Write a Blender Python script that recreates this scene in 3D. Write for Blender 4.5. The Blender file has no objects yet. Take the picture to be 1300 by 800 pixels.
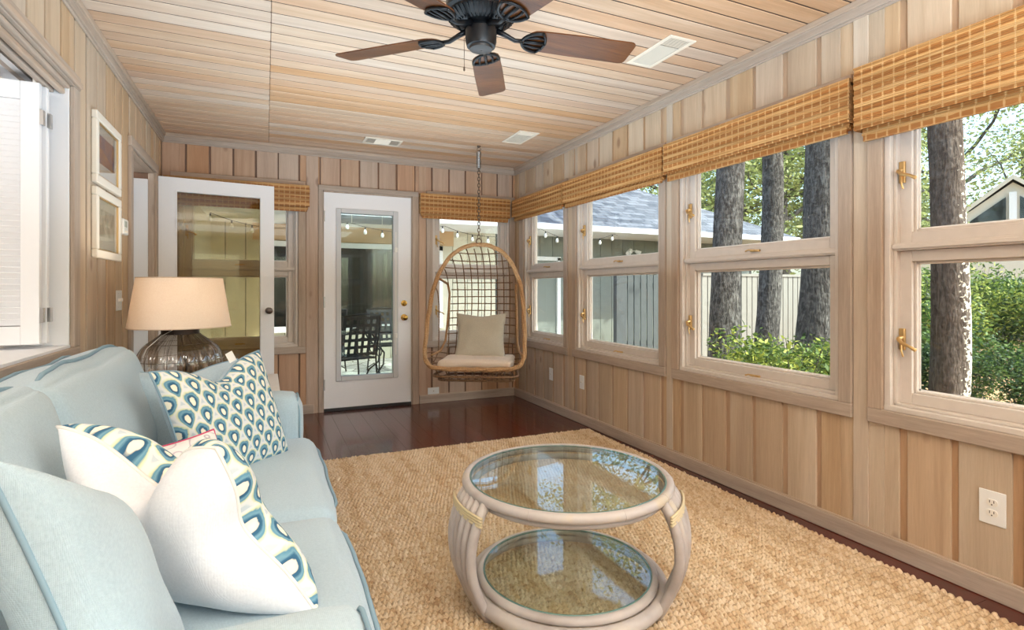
import bpy, bmesh, math, random
import numpy as np
from mathutils import Vector, Matrix, noise
random.seed(7); np.random.seed(7)
SC = bpy.context.scene; COL = SC.collection
XL, XR, YB, YF, HC, EYE = -.786, 2.442, 5.268, -5.0, 2.44, 1.143
PI = math.pi
SKY, SUN, FILL, FILL2, EXPO = .75, 8., 300, 10, .10; LC1 = (.69, .87, 1.)

# ---------------------------------------------------------------- materials
def nmat(name):
    m = bpy.data.materials.new(name); m.use_nodes = True
    nt = m.node_tree; nt.nodes.clear()
    out = nt.nodes.new('ShaderNodeOutputMaterial')
    return m, nt, out
def N(nt, t, **kw):
    n = nt.nodes.new('ShaderNode' + t)
    for k, v in kw.items():
        if k == 'ins':
            for i, x in v.items():
                if isinstance(x, bpy.types.NodeSocket): nt.links.new(x, n.inputs[i])
                else: n.inputs[i].default_value = x
        else: setattr(n, k, v)
    return n
def lin(c):
    return tuple(((x/255)/12.92 if x/255 <= .04045 else ((x/255+.055)/1.055)**2.4) for x in c) + (1,)
def ramp(nt, fac, stops, interp='LINEAR'):
    r = N(nt, 'ValToRGB'); cr = r.color_ramp; cr.interpolation = interp
    while len(cr.elements) < len(stops): cr.elements.new(.5)
    for e, (p, c) in zip(cr.elements, stops): e.position = p; e.color = lin(c) if len(c) == 3 else c
    nt.links.new(fac, r.inputs[0]); return r.outputs[0]
def mixc(nt, f, a, b, mode='MIX'):
    n = N(nt, 'MixRGB', blend_type=mode)
    for i, x in enumerate((f, a, b)):
        if isinstance(x, bpy.types.NodeSocket): nt.links.new(x, n.inputs[i])
        else: n.inputs[i].default_value = x if i == 0 else (lin(x) if len(x) == 3 else x)
    return n.outputs[0]
def math_(nt, op, a, b=0., c=0.):
    n = N(nt, 'Math', operation=op)
    for i, x in enumerate((a, b, c)):
        if isinstance(x, bpy.types.NodeSocket): nt.links.new(x, n.inputs[i])
        else: n.inputs[i].default_value = x
    return n.outputs[0]
def bsdf(nt, out, color, rough=.5, metal=0., bump=None, bstr=.3, bdist=.01, spec=.5, **kw):
    b = N(nt, 'BsdfPrincipled')
    for k, x in (('Base Color', color), ('Roughness', rough), ('Metallic', metal), ('Specular IOR Level', spec)):
        if isinstance(x, bpy.types.NodeSocket): nt.links.new(x, b.inputs[k])
        else: b.inputs[k].default_value = lin(x) if (k == 'Base Color' and len(x) == 3) else x
    for k, x in kw.items(): b.inputs[k.replace('_', ' ')].default_value = x
    if bump is not None:
        bp = N(nt, 'Bump', ins={'Strength': bstr, 'Distance': bdist, 'Height': bump}); nt.links.new(bp.outputs[0], b.inputs['Normal'])
    nt.links.new(b.outputs[0], out.inputs[0]); return b
def coords(nt, scale=(1, 1, 1), island=True, rot=(0, 0, 0)):
    tc = N(nt, 'TexCoord').outputs['Object']
    if island:
        g = N(nt, 'NewGeometry').outputs['Random Per Island']
        s = N(nt, 'VectorMath', operation='SCALE'); s.inputs[0].default_value = (31., 17., 43.); nt.links.new(g, s.inputs['Scale'])
        a = N(nt, 'VectorMath', operation='ADD'); nt.links.new(tc, a.inputs[0]); nt.links.new(s.outputs[0], a.inputs[1]); tc = a.outputs[0]
    mp = N(nt, 'Mapping'); mp.inputs['Scale'].default_value = scale; mp.inputs['Rotation'].default_value = rot
    nt.links.new(tc, mp.inputs[0]); return mp.outputs[0]
MATS = {}
def wood(name, dark, mid, light, axis='z', rough=.55, warm=None, var=.25, knots=0., fine=60, spec=.35, coat=0., streak=.5):
    m, nt, out = nmat(name)
    al, ac = 1.2, 22.
    sc = {'x': (al, ac, ac), 'y': (ac, al, ac), 'z': (ac, ac, al)}[axis]
    v = coords(nt, sc)
    n1 = N(nt, 'TexNoise', ins={'Vector': v, 'Scale': .55, 'Detail': 6., 'Roughness': .62, 'Distortion': .6}).outputs[0]
    col = ramp(nt, n1, [(.28, dark), (.5, mid), (.72, light)])
    v2 = coords(nt, tuple(x*4 for x in sc))
    n2 = N(nt, 'TexNoise', ins={'Vector': v2, 'Scale': 1.6, 'Detail': 4., 'Roughness': .7}).outputs[0]
    g = ramp(nt, n2, [(.3, (150, 150, 150)), (.7, (255, 255, 255))])
    col = mixc(nt, streak, col, g, 'MULTIPLY')
    rnd = N(nt, 'NewGeometry').outputs['Random Per Island']
    if warm is not None:
        col = mixc(nt, math_(nt, 'MULTIPLY', math_(nt, 'FRACT', math_(nt, 'MULTIPLY', rnd, 7.31)), .6), col, warm, 'MULTIPLY')
    hs = N(nt, 'HueSaturation'); nt.links.new(col, hs.inputs['Color'])
    nt.links.new(math_(nt, 'MULTIPLY_ADD', rnd, var, 1-var*.5), hs.inputs['Value'])
    nt.links.new(math_(nt, 'MULTIPLY_ADD', math_(nt, 'FRACT', math_(nt, 'MULTIPLY', rnd, 3.7)), .35, .82), hs.inputs['Saturation'])
    col = hs.outputs[0]
    if knots:
        kk = {'x': (1.2, 3, 3), 'y': (3, 1.2, 3), 'z': (3, 3, 1.6)}[axis]
        v3 = coords(nt, kk)
        vo = N(nt, 'TexVoronoi', ins={'Vector': v3, 'Scale': 1.35, 'Randomness': 1.})
        col = mixc(nt, ramp(nt, vo.outputs[0], [(.05, (knots*255,)*3), (.11, (0, 0, 0))]), col, (112, 74, 56))
    h = math_(nt, 'ADD', n2, n1)
    bsdf(nt, out, col, rough, bump=h, bstr=.25, bdist=.002, spec=spec, Coat_Weight=coat, Coat_Roughness=.08)
    MATS[name] = m; return m
def flat(name, c, rough=.5, metal=0., spec=.5, nz=0., nscale=40., **kw):
    m, nt, out = nmat(name); bmp = None; col = c
    if nz:
        v = coords(nt, (1, 1, 1), False)
        bmp = N(nt, 'TexNoise', ins={'Vector': v, 'Scale': nscale, 'Detail': 3.}).outputs[0]
        col = mixc(nt, bmp, tuple(x*(1-nz) for x in c), c)
    bsdf(nt, out, col, rough, metal, bump=bmp, bstr=.15, bdist=.002, spec=spec, **kw)
    MATS[name] = m; return m
def fabric(name, c, c2=None, wscale=900., rough=.9, bstr=.35, sheen=.3):
    m, nt, out = nmat(name)
    v = coords(nt, (1, 1, 1), False)
    w1 = N(nt, 'TexWave', bands_direction='X', ins={'Vector': v, 'Scale': wscale*.2, 'Distortion': 1.5, 'Detail': 1.}).outputs[1]
    w2 = N(nt, 'TexWave', bands_direction='Z', ins={'Vector': v, 'Scale': wscale*.2, 'Distortion': 1.5, 'Detail': 1.}).outputs[1]
    w3 = N(nt, 'TexWave', bands_direction='Y', ins={'Vector': v, 'Scale': wscale*.2, 'Distortion': 1.5, 'Detail': 1.}).outputs[1]
    h = math_(nt, 'ADD', math_(nt, 'ADD', w1, w2), w3)
    n = N(nt, 'TexNoise', ins={'Vector': v, 'Scale': 180., 'Detail': 3., 'Roughness': .7}).outputs[0]
    c2 = c2 or tuple(x*.86 for x in c)
    col = mixc(nt, ramp(nt, n, [(.3, (0, 0, 0)), (.7, (255, 255, 255))]), c2, c)
    b = bsdf(nt, out, col, rough, bump=math_(nt, 'ADD', h, math_(nt, 'MULTIPLY', n, 1.5)), bstr=bstr, bdist=.0012, spec=.2)
    b.inputs['Sheen Weight'].default_value = sheen
    MATS[name] = m; return m
def glass(name, tint=(235, 242, 240), ior=1.45, rough=0., extra=0.):
    m, nt, out = nmat(name)
    r0 = ((ior-1)/(ior+1))**2 + extra
    fc = N(nt, 'LayerWeight', ins={'Blend': .5}).outputs['Facing']
    fr = math_(nt, 'MULTIPLY_ADD', math_(nt, 'POWER', fc, 5.), 1-r0, r0)
    t = N(nt, 'BsdfTransparent'); t.inputs[0].default_value = lin(tint)
    g = N(nt, 'BsdfGlossy', ins={'Roughness': rough})
    mx = N(nt, 'MixShader'); nt.links.new(fr, mx.inputs[0]); nt.links.new(t.outputs[0], mx.inputs[1]); nt.links.new(g.outputs[0], mx.inputs[2])
    nt.links.new(mx.outputs[0], out.inputs[0]); MATS[name] = m; return m

BD, BM, BL = (184, 165, 144), (200, 182, 160), (212, 197, 177)
wood('wall_wood', BD, BM, BL, 'z', warm=(246, 226, 206), knots=.75, var=.12, streak=.18)
wood('back_wood', (184, 157, 134), (200, 174, 152), (210, 187, 166), 'z', warm=(244, 212, 186), knots=.75, var=.12, streak=.18)
wood('gap_wood', (172, 140, 112), (190, 158, 128), (202, 172, 144), 'z', var=.1, streak=.2)
wood('trim_z', (170, 150, 132), (188, 168, 150), (202, 185, 169), 'z', knots=.5, streak=.3, var=.08)
wood('trim_y', (170, 150, 132), (188, 168, 150), (202, 185, 169), 'y', knots=.5, streak=.3, var=.08)
wood('trim_x', (170, 150, 132), (188, 168, 150), (202, 185, 169), 'x', knots=.5, streak=.3, var=.08)
wood('ceiling_wood', (198, 168, 142), (214, 187, 162), (228, 206, 184), 'x', warm=(246, 216, 186), var=.07, streak=.2)
wood('gap_dark', (104, 80, 66), (128, 98, 80), (146, 114, 94), 'z', var=.1, streak=.2)
wood('groove_wood', (62, 44, 32), (74, 52, 38), (88, 62, 46), 'x')
wood('floor_wood', (58, 15, 7), (86, 25, 12), (110, 37, 19), 'y', rough=.2, var=.25, spec=.5, coat=.35)
wood('blade_wood', (74, 44, 24), (108, 66, 38), (134, 86, 50), 'x', rough=.3, var=.1)
flat('sash_paint', (218, 208, 199), .45, nz=.06, nscale=25)
flat('white_paint', (240, 242, 246), .4)
flat('door_paint', (246, 247, 250), .35, nz=.02, nscale=120)
flat('lite_frame', (208, 210, 212), .4)
flat('plastic_white', (240, 238, 232), .35)
flat('outlet_cream', (238, 240, 240), .35)
flat('dark_slot', (40, 38, 36), .6)
flat('black_metal', (20, 22, 26), .38, .3)
flat('iron', (22, 22, 24), .5, .2)
flat('fan_cap', (60, 56, 54), .4, .4)
flat('brass', (200, 160, 84), .22, 1.)
flat('bronze_brass', (214, 178, 122), .38, .85)
flat('steel', (190, 190, 190), .3, 1.)
flat('aged_metal', (110, 96, 84), .4, .9)
flat('vent_cream', (236, 224, 206), .45)
flat('vent_grey', (150, 140, 128), .6)
flat('frame_cream', (240, 234, 222), .4)
flat('mat_board', (226, 216, 200), .8)
flat('table_white', (236, 233, 228), .45, nz=.08, nscale=12)
flat('leaf_small', (86, 120, 84), .5)
flat('pink_trim', (206, 70, 110), .6)
flat('lining', (222, 222, 220), .8)
flat('threshold', (26, 22, 22), .4)
flat('plaster', (236, 232, 226), .8)
flat('room_brown', (150, 124, 96), .8)
glass('window_glass', (238, 244, 242), 1.35)
glass('door_glass', (232, 225, 206), 1.4, 0., .0)
glass('table_glass', (247, 251, 249), 1.5, 0., .03)
glass('picture_glass', (250, 250, 250), 1.5)
fabric('sofa_blue', (186, 207, 219), (171, 194, 207))
fabric('pillow_blue', (187, 208, 220), (173, 195, 209))
fabric('pillow_white', (236, 239, 245), (226, 229, 236), bstr=.15)
fabric('linen_beige', (206, 198, 180), (184, 176, 158), wscale=1400, bstr=.5)
fabric('seat_pad', (224, 206, 186), (208, 188, 168), bstr=.3)
flat('piping_blue', (136, 165, 182), .85)
flat('piping_white', (236, 234, 230), .85)

def shade_mat():
    m, nt, out = nmat('lamp_linen')
    v = coords(nt, (1, 1, 1), False)
    n = N(nt, 'TexNoise', ins={'Vector': v, 'Scale': 160., 'Detail': 3.}).outputs[0]
    col = mixc(nt, n, (236, 222, 206), (248, 238, 226))
    b = bsdf(nt, out, col, .9, bump=n, bstr=.2, bdist=.001, spec=.1)
    tr = N(nt, 'BsdfTranslucent'); nt.links.new(col, tr.inputs[0])
    mx = N(nt, 'MixShader', ins={0: .3}); nt.links.new(b.outputs[0], mx.inputs[1]); nt.links.new(tr.outputs[0], mx.inputs[2])
    nt.links.new(mx.outputs[0], out.inputs[0]); MATS['lamp_linen'] = m
shade_mat()

def peacock():
    m, nt, out = nmat('peacock_print')
    uv = N(nt, 'TexCoord').outputs['UV']
    nz = N(nt, 'TexNoise', ins={'Vector': uv, 'Scale': 26., 'Detail': 2.})
    sx = N(nt, 'SeparateXYZ'); nt.links.new(uv, sx.inputs[0])
    wob = math_(nt, 'MULTIPLY', math_(nt, 'SUBTRACT', nz.outputs[0], .5), .10)
    U = math_(nt, 'ADD', math_(nt, 'MULTIPLY', sx.outputs[0], 7.4), wob)
    V = math_(nt, 'ADD', math_(nt, 'MULTIPLY', sx.outputs[1], 4.2), wob)
    def lat(du, dv):
        x = math_(nt, 'SUBTRACT', math_(nt, 'FRACT', math_(nt, 'ADD', U, du)), .5)
        y = math_(nt, 'SUBTRACT', math_(nt, 'FRACT', math_(nt, 'ADD', V, dv)), .5)
        w = math_(nt, 'MULTIPLY_ADD', y, 1.35, .66)          # narrow at the bottom: teardrop
        w = math_(nt, 'MAXIMUM', w, .12)
        xx = math_(nt, 'DIVIDE', x, math_(nt, 'MULTIPLY', w, .62))
        yy = math_(nt, 'DIVIDE', math_(nt, 'SUBTRACT', y, .06), .47)
        return math_(nt, 'SQRT', math_(nt, 'ADD', math_(nt, 'MULTIPLY', xx, xx), math_(nt, 'MULTIPLY', yy, yy)))
    f = math_(nt, 'MINIMUM', lat(0, 0), lat(.5, .5))
    f = math_(nt, 'ADD', f, math_(nt, 'MULTIPLY', math_(nt, 'SUBTRACT', nz.outputs[0], .5), .12))
    col = ramp(nt, f, [(0., (246, 243, 228)), (.24, (244, 240, 220)), (.29, (52, 96, 128)), (.40, (60, 108, 140)), (.50, (122, 166, 186)), (.60, (96, 148, 174)),
                       (.67, (214, 221, 184)), (.73, (226, 229, 212)), (.78, (230, 232, 230)), (.92, (226, 230, 230)), (1., (200, 212, 218))])
    bsdf(nt, out, col, .85, bump=N(nt, 'TexNoise', ins={'Vector': uv, 'Scale': 500.}).outputs[0], bstr=.2, bdist=.001, spec=.2)
    MATS['peacock_print'] = m
peacock()

def scroll_print():
    m, nt, out = nmat('scroll_print'); uv = N(nt, 'TexCoord').outputs['UV']
    vo = N(nt, 'TexVoronoi', feature='SMOOTH_F1', ins={'Vector': uv, 'Scale': 6.})
    col = ramp(nt, vo.outputs[0], [(.12, (246, 244, 242)), (.2, (186, 178, 190)), (.28, (244, 242, 240)), (.5, (240, 238, 236)), (.54, (206, 190, 200)), (.58, (244, 242, 240))])
    bsdf(nt, out, col, .85, spec=.2); MATS['scroll_print'] = m
scroll_print()
def bamboo():
    for nm, ax in (('bamboo_y', 1), ('bamboo_x', 0)):
        m, nt, out = nmat(nm)
        rnd = N(nt, 'NewGeometry').outputs['Random Per Island']
        sc = [60., 60., 60.]; sc[ax] = 2.5
        n = N(nt, 'TexNoise', ins={'Vector': coords(nt, sc), 'Scale': 1., 'Detail': 4.}).outputs[0]
        col = ramp(nt, n, [(.3, (156, 110, 62)), (.5, (190, 144, 90)), (.72, (214, 174, 120))])
        tc = N(nt, 'TexCoord').outputs['Object']; s = N(nt, 'SeparateXYZ'); nt.links.new(tc, s.inputs[0])
        a = s.outputs[ax]; z = s.outputs[2]
        sa = math_(nt, 'ABSOLUTE', math_(nt, 'SINE', math_(nt, 'MULTIPLY', a, PI/.044)))
        sz = math_(nt, 'SINE', math_(nt, 'MULTIPLY', z, PI*2/.04))
        nn = N(nt, 'TexNoise', ins={'Vector': coords(nt, (14, 14, 40)), 'Scale': 1.}).outputs[0]
        msk = math_(nt, 'MULTIPLY', math_(nt, 'GREATER_THAN', math_(nt, 'ADD', sz, math_(nt, 'MULTIPLY', nn, 2.6)), 1.35), math_(nt, 'GREATER_THAN', sa, .30))
        col = mixc(nt, math_(nt, 'MULTIPLY', msk, .7), col, (150, 88, 36))
        thr = math_(nt, 'LESS_THAN', sa, .12)
        col = mixc(nt, math_(nt, 'MULTIPLY', thr, .5), col, (206, 172, 128))
        hs = N(nt, 'HueSaturation'); nt.links.new(col, hs.inputs['Color']); nt.links.new(math_(nt, 'MULTIPLY_ADD', rnd, .4, .8), hs.inputs['Value'])
        bsdf(nt, out, hs.outputs[0], .5, bump=n, bstr=.3, bdist=.002, spec=.3); MATS[nm] = m
bamboo()

def rattan(name, a, b, wrap=260., axisrot=(0, 0, 0)):
    m, nt, out = nmat(name)
    v = coords(nt, (1, 1, 1), False)
    n = N(nt, 'TexNoise', ins={'Vector': v, 'Scale': 90., 'Detail': 3.}).outputs[0]
    col = mixc(nt, ramp(nt, n, [(.35, (0, 0, 0)), (.65, (255, 255, 255))]), a, b)
    w = N(nt, 'TexWave', bands_direction='DIAGONAL', ins={'Vector': v, 'Scale': wrap/6.28, 'Distortion': 1.}).outputs[1]
    bsdf(nt, out, mixc(nt, math_(nt, 'MULTIPLY', w, .25), col, tuple(x*.6 for x in a)), .55, bump=w, bstr=.6, bdist=.002, spec=.3); MATS[name] = m
rattan('rattan_rim', (168, 126, 84), (200, 160, 116))
rattan('rattan_wire', (118, 88, 62), (158, 122, 90), 500)
def cane():
    m, nt, out = nmat('whitewash_cane')
    n = N(nt, 'TexNoise', ins={'Vector': coords(nt, (1, 1, 1), True), 'Scale': 7., 'Detail': 4.}).outputs[0]
    n2 = N(nt, 'TexNoise', ins={'Vector': coords(nt, (1, 1, 1), True), 'Scale': 70., 'Detail': 2.}).outputs[0]
    col = ramp(nt, n, [(.3, (168, 158, 152)), (.48, (186, 178, 174)), (.62, (194, 186, 180)), (.78, (202, 186, 156))])
    col = mixc(nt, math_(nt, 'MULTIPLY', n2, .2), col, (170, 160, 160))
    bsdf(nt, out, col, .4, bump=n2, bstr=.1, bdist=.002, spec=.4); MATS['whitewash_cane'] = m
cane()
flat('cane_binding', (214, 198, 160), .5)

def jute():
    m, nt, out = nmat('jute')
    att = N(nt, 'Attribute', attribute_name='knot').outputs['Fac']
    v = coords(nt, (1, 1, 1), False)
    n = N(nt, 'TexNoise', ins={'Vector': v, 'Scale': 230., 'Detail': 3., 'Roughness': .7}).outputs[0]
    st = N(nt, 'TexNoise', ins={'Vector': coords(nt, (14, 1.2, 1), False), 'Scale': 1., 'Detail': 2.}).outputs[0]
    bl = N(nt, 'TexNoise', ins={'Vector': coords(nt, (1.6, 2.2, 1), False), 'Scale': 1.1, 'Detail': 3.}).outputs[0]
    f = math_(nt, 'ADD', math_(nt, 'MULTIPLY_ADD', att, .22, .14), math_(nt, 'ADD', math_(nt, 'MULTIPLY', st, .55), math_(nt, 'MULTIPLY', n, .34)))
    col = ramp(nt, f, [(.3, (146, 112, 80)), (.48, (180, 148, 114)), (.64, (204, 178, 144)), (.82, (220, 200, 172))])
    sp = N(nt, 'TexNoise', ins={'Vector': v, 'Scale': 75., 'Detail': 4., 'Roughness': .75}).outputs[0]
    col = mixc(nt, ramp(nt, sp, [(.36, (200, 200, 200)), (.46, (0, 0, 0))]), col, (120, 82, 48))
    col = mixc(nt, ramp(nt, bl, [(.55, (0, 0, 0)), (.75, (90, 90, 90))]), col, (206, 176, 140))
    bsdf(nt, out, col, .85, bump=n, bstr=.5, bdist=.003, spec=.15); MATS['jute'] = m
jute()

def bark(name, a, b, c, lichen=0.):
    m, nt, out = nmat(name)
    v = coords(nt, (16, 16, 3.4), False)
    n = N(nt, 'TexNoise', ins={'Vector': v, 'Scale': 1.8, 'Detail': 7., 'Roughness': .7, 'Distortion': .8}).outputs[0]
    vo = N(nt, 'TexVoronoi', feature='DISTANCE_TO_EDGE', ins={'Vector': coords(nt, (22, 22, 6), False), 'Scale': 1.6}).outputs[0]
    col = ramp(nt, n, [(.3, a), (.5, b), (.7, c)])
    big = N(nt, 'TexNoise', ins={'Vector': coords(nt, (1, 1, 1), False), 'Scale': 22., 'Detail': 4.}).outputs[0]
    col = mixc(nt, ramp(nt, big, [(.5, (0, 0, 0)), (.62, (170, 170, 170))]), col, c)
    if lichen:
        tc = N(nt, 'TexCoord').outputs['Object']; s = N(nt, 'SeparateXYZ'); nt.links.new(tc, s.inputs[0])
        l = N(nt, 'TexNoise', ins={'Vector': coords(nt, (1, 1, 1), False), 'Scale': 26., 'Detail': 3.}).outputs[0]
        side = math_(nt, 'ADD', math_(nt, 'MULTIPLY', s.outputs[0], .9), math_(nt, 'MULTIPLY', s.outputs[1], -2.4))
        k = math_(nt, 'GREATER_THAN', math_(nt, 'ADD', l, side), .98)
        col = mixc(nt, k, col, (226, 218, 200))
    bsdf(nt, out, col, .9, bump=math_(nt, 'ADD', n, vo), bstr=.9, bdist=.03, spec=.1); MATS[name] = m
bark('bark', (48, 45, 43), (84, 80, 77), (146, 142, 136))
bark('bark_lichen', (58, 48, 42), (94, 82, 74), (132, 120, 110), 1.)
def leafm(name, a, b, c):
    m, nt, out = nmat(name)
    r = N(nt, 'NewGeometry').outputs['Random Per Island']
    col = ramp(nt, r, [(0., a), (.5, b), (1., c)])
    b_ = bsdf(nt, out, col, .5, spec=.35)
    tr = N(nt, 'BsdfTranslucent'); nt.links.new(col, tr.inputs[0])
    mx = N(nt, 'MixShader', ins={0: .35}); nt.links.new(b_.outputs[0], mx.inputs[1]); nt.links.new(tr.outputs[0], mx.inputs[2])
    nt.links.new(mx.outputs[0], out.inputs[0]); MATS[name] = m
leafm('leaf_oak', (92, 104, 66), (140, 152, 92), (190, 196, 130))
leafm('leaf_shrub', (46, 68, 34), (98, 124, 56), (190, 196, 96))
leafm('leaf_dark', (34, 56, 30), (60, 88, 42), (112, 138, 66))
leafm('moss_grey', (112, 116, 92), (144, 148, 120), (168, 170, 140))
def ground():
    m, nt, out = nmat('leaf_litter')
    v = coords(nt, (1, 1, 1), False)
    n = N(nt, 'TexNoise', ins={'Vector': v, 'Scale': 1.2, 'Detail': 5.}).outputs[0]
    vo = N(nt, 'TexVoronoi', ins={'Vector': v, 'Scale': 22.})
    col = ramp(nt, vo.outputs[1], [(0., (140, 100, 70)), (.5, (186, 146, 108)), (1., (216, 184, 146))])
    col = mixc(nt, ramp(nt, n, [(.45, (0, 0, 0)), (.6, (200, 200, 200))]), col, (120, 112, 72))
    bsdf(nt, out, col, .95, bump=vo.outputs[0], bstr=.8, bdist=.03, spec=.1); MATS['leaf_litter'] = m
    m, nt, out = nmat('patio_stone')
    v = coords(nt, (1, 1, 1), False)
    vo = N(nt, 'TexVoronoi', feature='DISTANCE_TO_EDGE', ins={'Vector': v, 'Scale': 2.6}).outputs[0]
    n = N(nt, 'TexNoise', ins={'Vector': v, 'Scale': 8., 'Detail': 4.}).outputs[0]
    col = mixc(nt, n, (206, 200, 192), (236, 232, 226))
    col = mixc(nt, ramp(nt, vo, [(.015, (255, 255, 255)), (.03, (0, 0, 0))]), col, (120, 112, 104))
    bsdf(nt, out, col, .85, bump=n, bstr=.2, bdist=.01); MATS['patio_stone'] = m
    m, nt, out = nmat('shingle')
    v = coords(nt, (1, 1, 1), False)
    br = N(nt, 'TexBrick', ins={'Vector': v, 'Scale': 1., 'Brick Width': .3, 'Row Height': .16, 'Mortar Size': .006})
    br.inputs['Color1'].default_value = lin((84, 88, 96)); br.inputs['Color2'].default_value = lin((120, 123, 131)); br.inputs['Mortar'].default_value = lin((62, 64, 68))
    bsdf(nt, out, br.outputs[0], .9, bump=br.outputs[1], bstr=-.5, bdist=.01, spec=.1); MATS['shingle'] = m
ground()
flat('siding', (222, 214, 190), .7, nz=.08, nscale=6)
flat('siding_tan', (214, 178, 136), .7, nz=.06, nscale=6)
flat('siding_shade_grey', (132, 138, 130), .7, nz=.1, nscale=6)  # cream siding where it lies in shade, the shade put into the colour
flat('gate_shade_grey', (84, 88, 88), .8, nz=.15, nscale=9)  # tree shade on this stretch of fence is put into the darker grey
flat('fence_white', (146, 142, 134), .75, nz=.12, nscale=9)
flat('ext_white', (240, 240, 238), .6)
flat('dark_pane', (28, 34, 32), .06, spec=.8)
flat('gable_siding', (214, 206, 188), .7)
flat('brick_red', (190, 150, 132), .8)
flat('bulb_glass', (250, 246, 232), .15, spec=.8)

# ---------------------------------------------------------------- mesh builder
class MB:
    def __init__(s, org=(0, 0, 0)):
        s.v = []; s.f = []; s.o = Vector(org); s.uv = None
    def add(s, vs, fs):
        n = len(s.v); s.v += [tuple(Vector(p) - s.o) for p in vs]; s.f += [tuple(i + n for i in f) for f in fs]
    def box(s, x0, x1, y0, y1, z0, z1, T=None):
        if T is None:
            x0, x1 = sorted((x0, x1)); y0, y1 = sorted((y0, y1))
        vs = [(x, y, z) for z in (z0, z1) for y in (y0, y1) for x in (x0, x1)]
        fs = [(0, 2, 3, 1), (4, 5, 7, 6), (0, 1, 5, 4), (2, 6, 7, 3), (0, 4, 6, 2), (1, 3, 7, 5)]
        if T is not None:
            vs = [T(*p) for p in vs]
        s.add(vs, fs)
    def obox(s, c, ax, ay, az):
        c, ax, ay, az = map(Vector, (c, ax, ay, az))
        vs = [c + ax*i + ay*j + az*k for k in (-1, 1) for j in (-1, 1) for i in (-1, 1)]
        s.add(vs, [(0, 2, 3, 1), (4, 5, 7, 6), (0, 1, 5, 4), (2, 6, 7, 3), (0, 4, 6, 2), (1, 3, 7, 5)])
    def tube(s, pts, r, seg=8, closed=False, caps=True):
        pts = [Vector(p) for p in pts]; n = len(pts)
        rs = r if isinstance(r, (list, tuple)) else [r]*n
        ring = []; up = None; vs = []
        for i, p in enumerate(pts):
            if closed: t = pts[(i+1) % n] - pts[i-1]
            else: t = pts[min(i+1, n-1)] - pts[max(i-1, 0)]
            if t.length < 1e-9: t = Vector((0, 0, 1))
            t.normalize()
            if up is None:
                up = Vector((0, 0, 1)) if abs(t.z) < .9 else Vector((1, 0, 0))
            a = t.cross(up)
            if a.length < 1e-6: a = t.orthogonal()
            a.normalize(); b = a.cross(t); up = b
            for k in range(seg):
                th = 2*PI*k/seg; vs.append(p + a*math.cos(th)*rs[i] + b*math.sin(th)*rs[i])
        fs = []
        for i in range(n if closed else n-1):
            j = (i+1) % n
            for k in range(seg):
                k2 = (k+1) % seg; fs.append((i*seg+k, j*seg+k, j*seg+k2, i*seg+k2))
        if caps and not closed:
            fs.append(tuple(range(seg))); fs.append(tuple((n-1)*seg + k for k in range(seg))[::-1])
        s.add(vs, fs)
    def lathe(s, prof, c=(0, 0, 0), seg=32, axis=None, fn=None):
        c = Vector(c); vs = []
        M = Matrix.Identity(3) if axis is None else Vector((0, 0, 1)).rotation_difference(Vector(axis)).to_matrix()
        for r, z in prof:
            for k in range(seg):
                th = 2*PI*k/seg; rr = r*(fn(th, z) if fn else 1)
                vs.append(c + M @ Vector((rr*math.cos(th), rr*math.sin(th), z)))
        fs = [(i*seg+k, i*seg+(k+1) % seg, (i+1)*seg+(k+1) % seg, (i+1)*seg+k) for i in range(len(prof)-1) for k in range(seg)]
        if prof[0][0] > 1e-6: fs.append(tuple(range(seg))[::-1])
        if prof[-1][0] > 1e-6: fs.append(tuple((len(prof)-1)*seg+k for k in range(seg)))
        s.add(vs, fs)
    def prism(s, poly, a, b):
        """poly: list of 3D points, extruded by vector b-a"""
        d = Vector(b) - Vector(a); n = len(poly)
        vs = [Vector(p) for p in poly] + [Vector(p) + d for p in poly]
        s.add(vs, [tuple(range(n))[::-1], tuple(range(n, 2*n))] + [(i, (i+1) % n, n+(i+1) % n, n+i) for i in range(n)])
    def build(s, name, mat, parent=None, bevel=0., smooth=False, sub=0, seg=2, fixn=True):
        me = bpy.data.meshes.new(name); me.from_pydata(s.v, [], s.f); me.update()
        if fixn and len(s.f) < 60000:
            bm = bmesh.new(); bm.from_mesh(me); bmesh.ops.recalc_face_normals(bm, faces=bm.faces); bm.to_mesh(me); bm.free()
        me.materials.append(MATS[mat] if isinstance(mat, str) else mat)
        if smooth: me.polygons.foreach_set('use_smooth', [True]*len(me.polygons))
        if s.uv is not None:
            l = me.uv_layers.new(name='UVMap')
            for lp in me.loops: l.data[lp.index].uv = s.uv[lp.vertex_index]
        o = bpy.data.objects.new(name, me); COL.objects.link(o)
        if parent is not None: o.parent = parent
        else: o.location = s.o
        if bevel:
            b = o.modifiers.new('b', 'BEVEL'); b.width = bevel; b.segments = seg; b.limit_method = 'ANGLE'
        if sub:
            m = o.modifiers.new('s', 'SUBSURF'); m.levels = sub; m.render_levels = sub
        return o
def auto_smooth(o, deg=40):
    me = o.data; me.polygons.foreach_set('use_smooth', [True]*len(me.polygons))
    try: me.set_sharp_from_angle(angle=math.radians(deg))
    except Exception: pass
    return o
def thing(name, label, cat, loc=(0, 0, 0), group=None, kind=None):
    o = bpy.data.objects.new(name, None); COL.objects.link(o); o.location = loc; o.empty_display_size = .1
    if kind: o['kind'] = kind
    if label: o['label'] = label
    if cat: o['category'] = cat
    if group: o['group'] = group
    return o
def tag(o, label, cat, group=None, kind=None):
    if label: o['label'] = label
    if cat: o['category'] = cat
    if group: o['group'] = group
    if kind: o['kind'] = kind
    return o
def struct(o, label=None):
    o['kind'] = 'structure'
    if label: o['label'] = label
    return o
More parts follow.
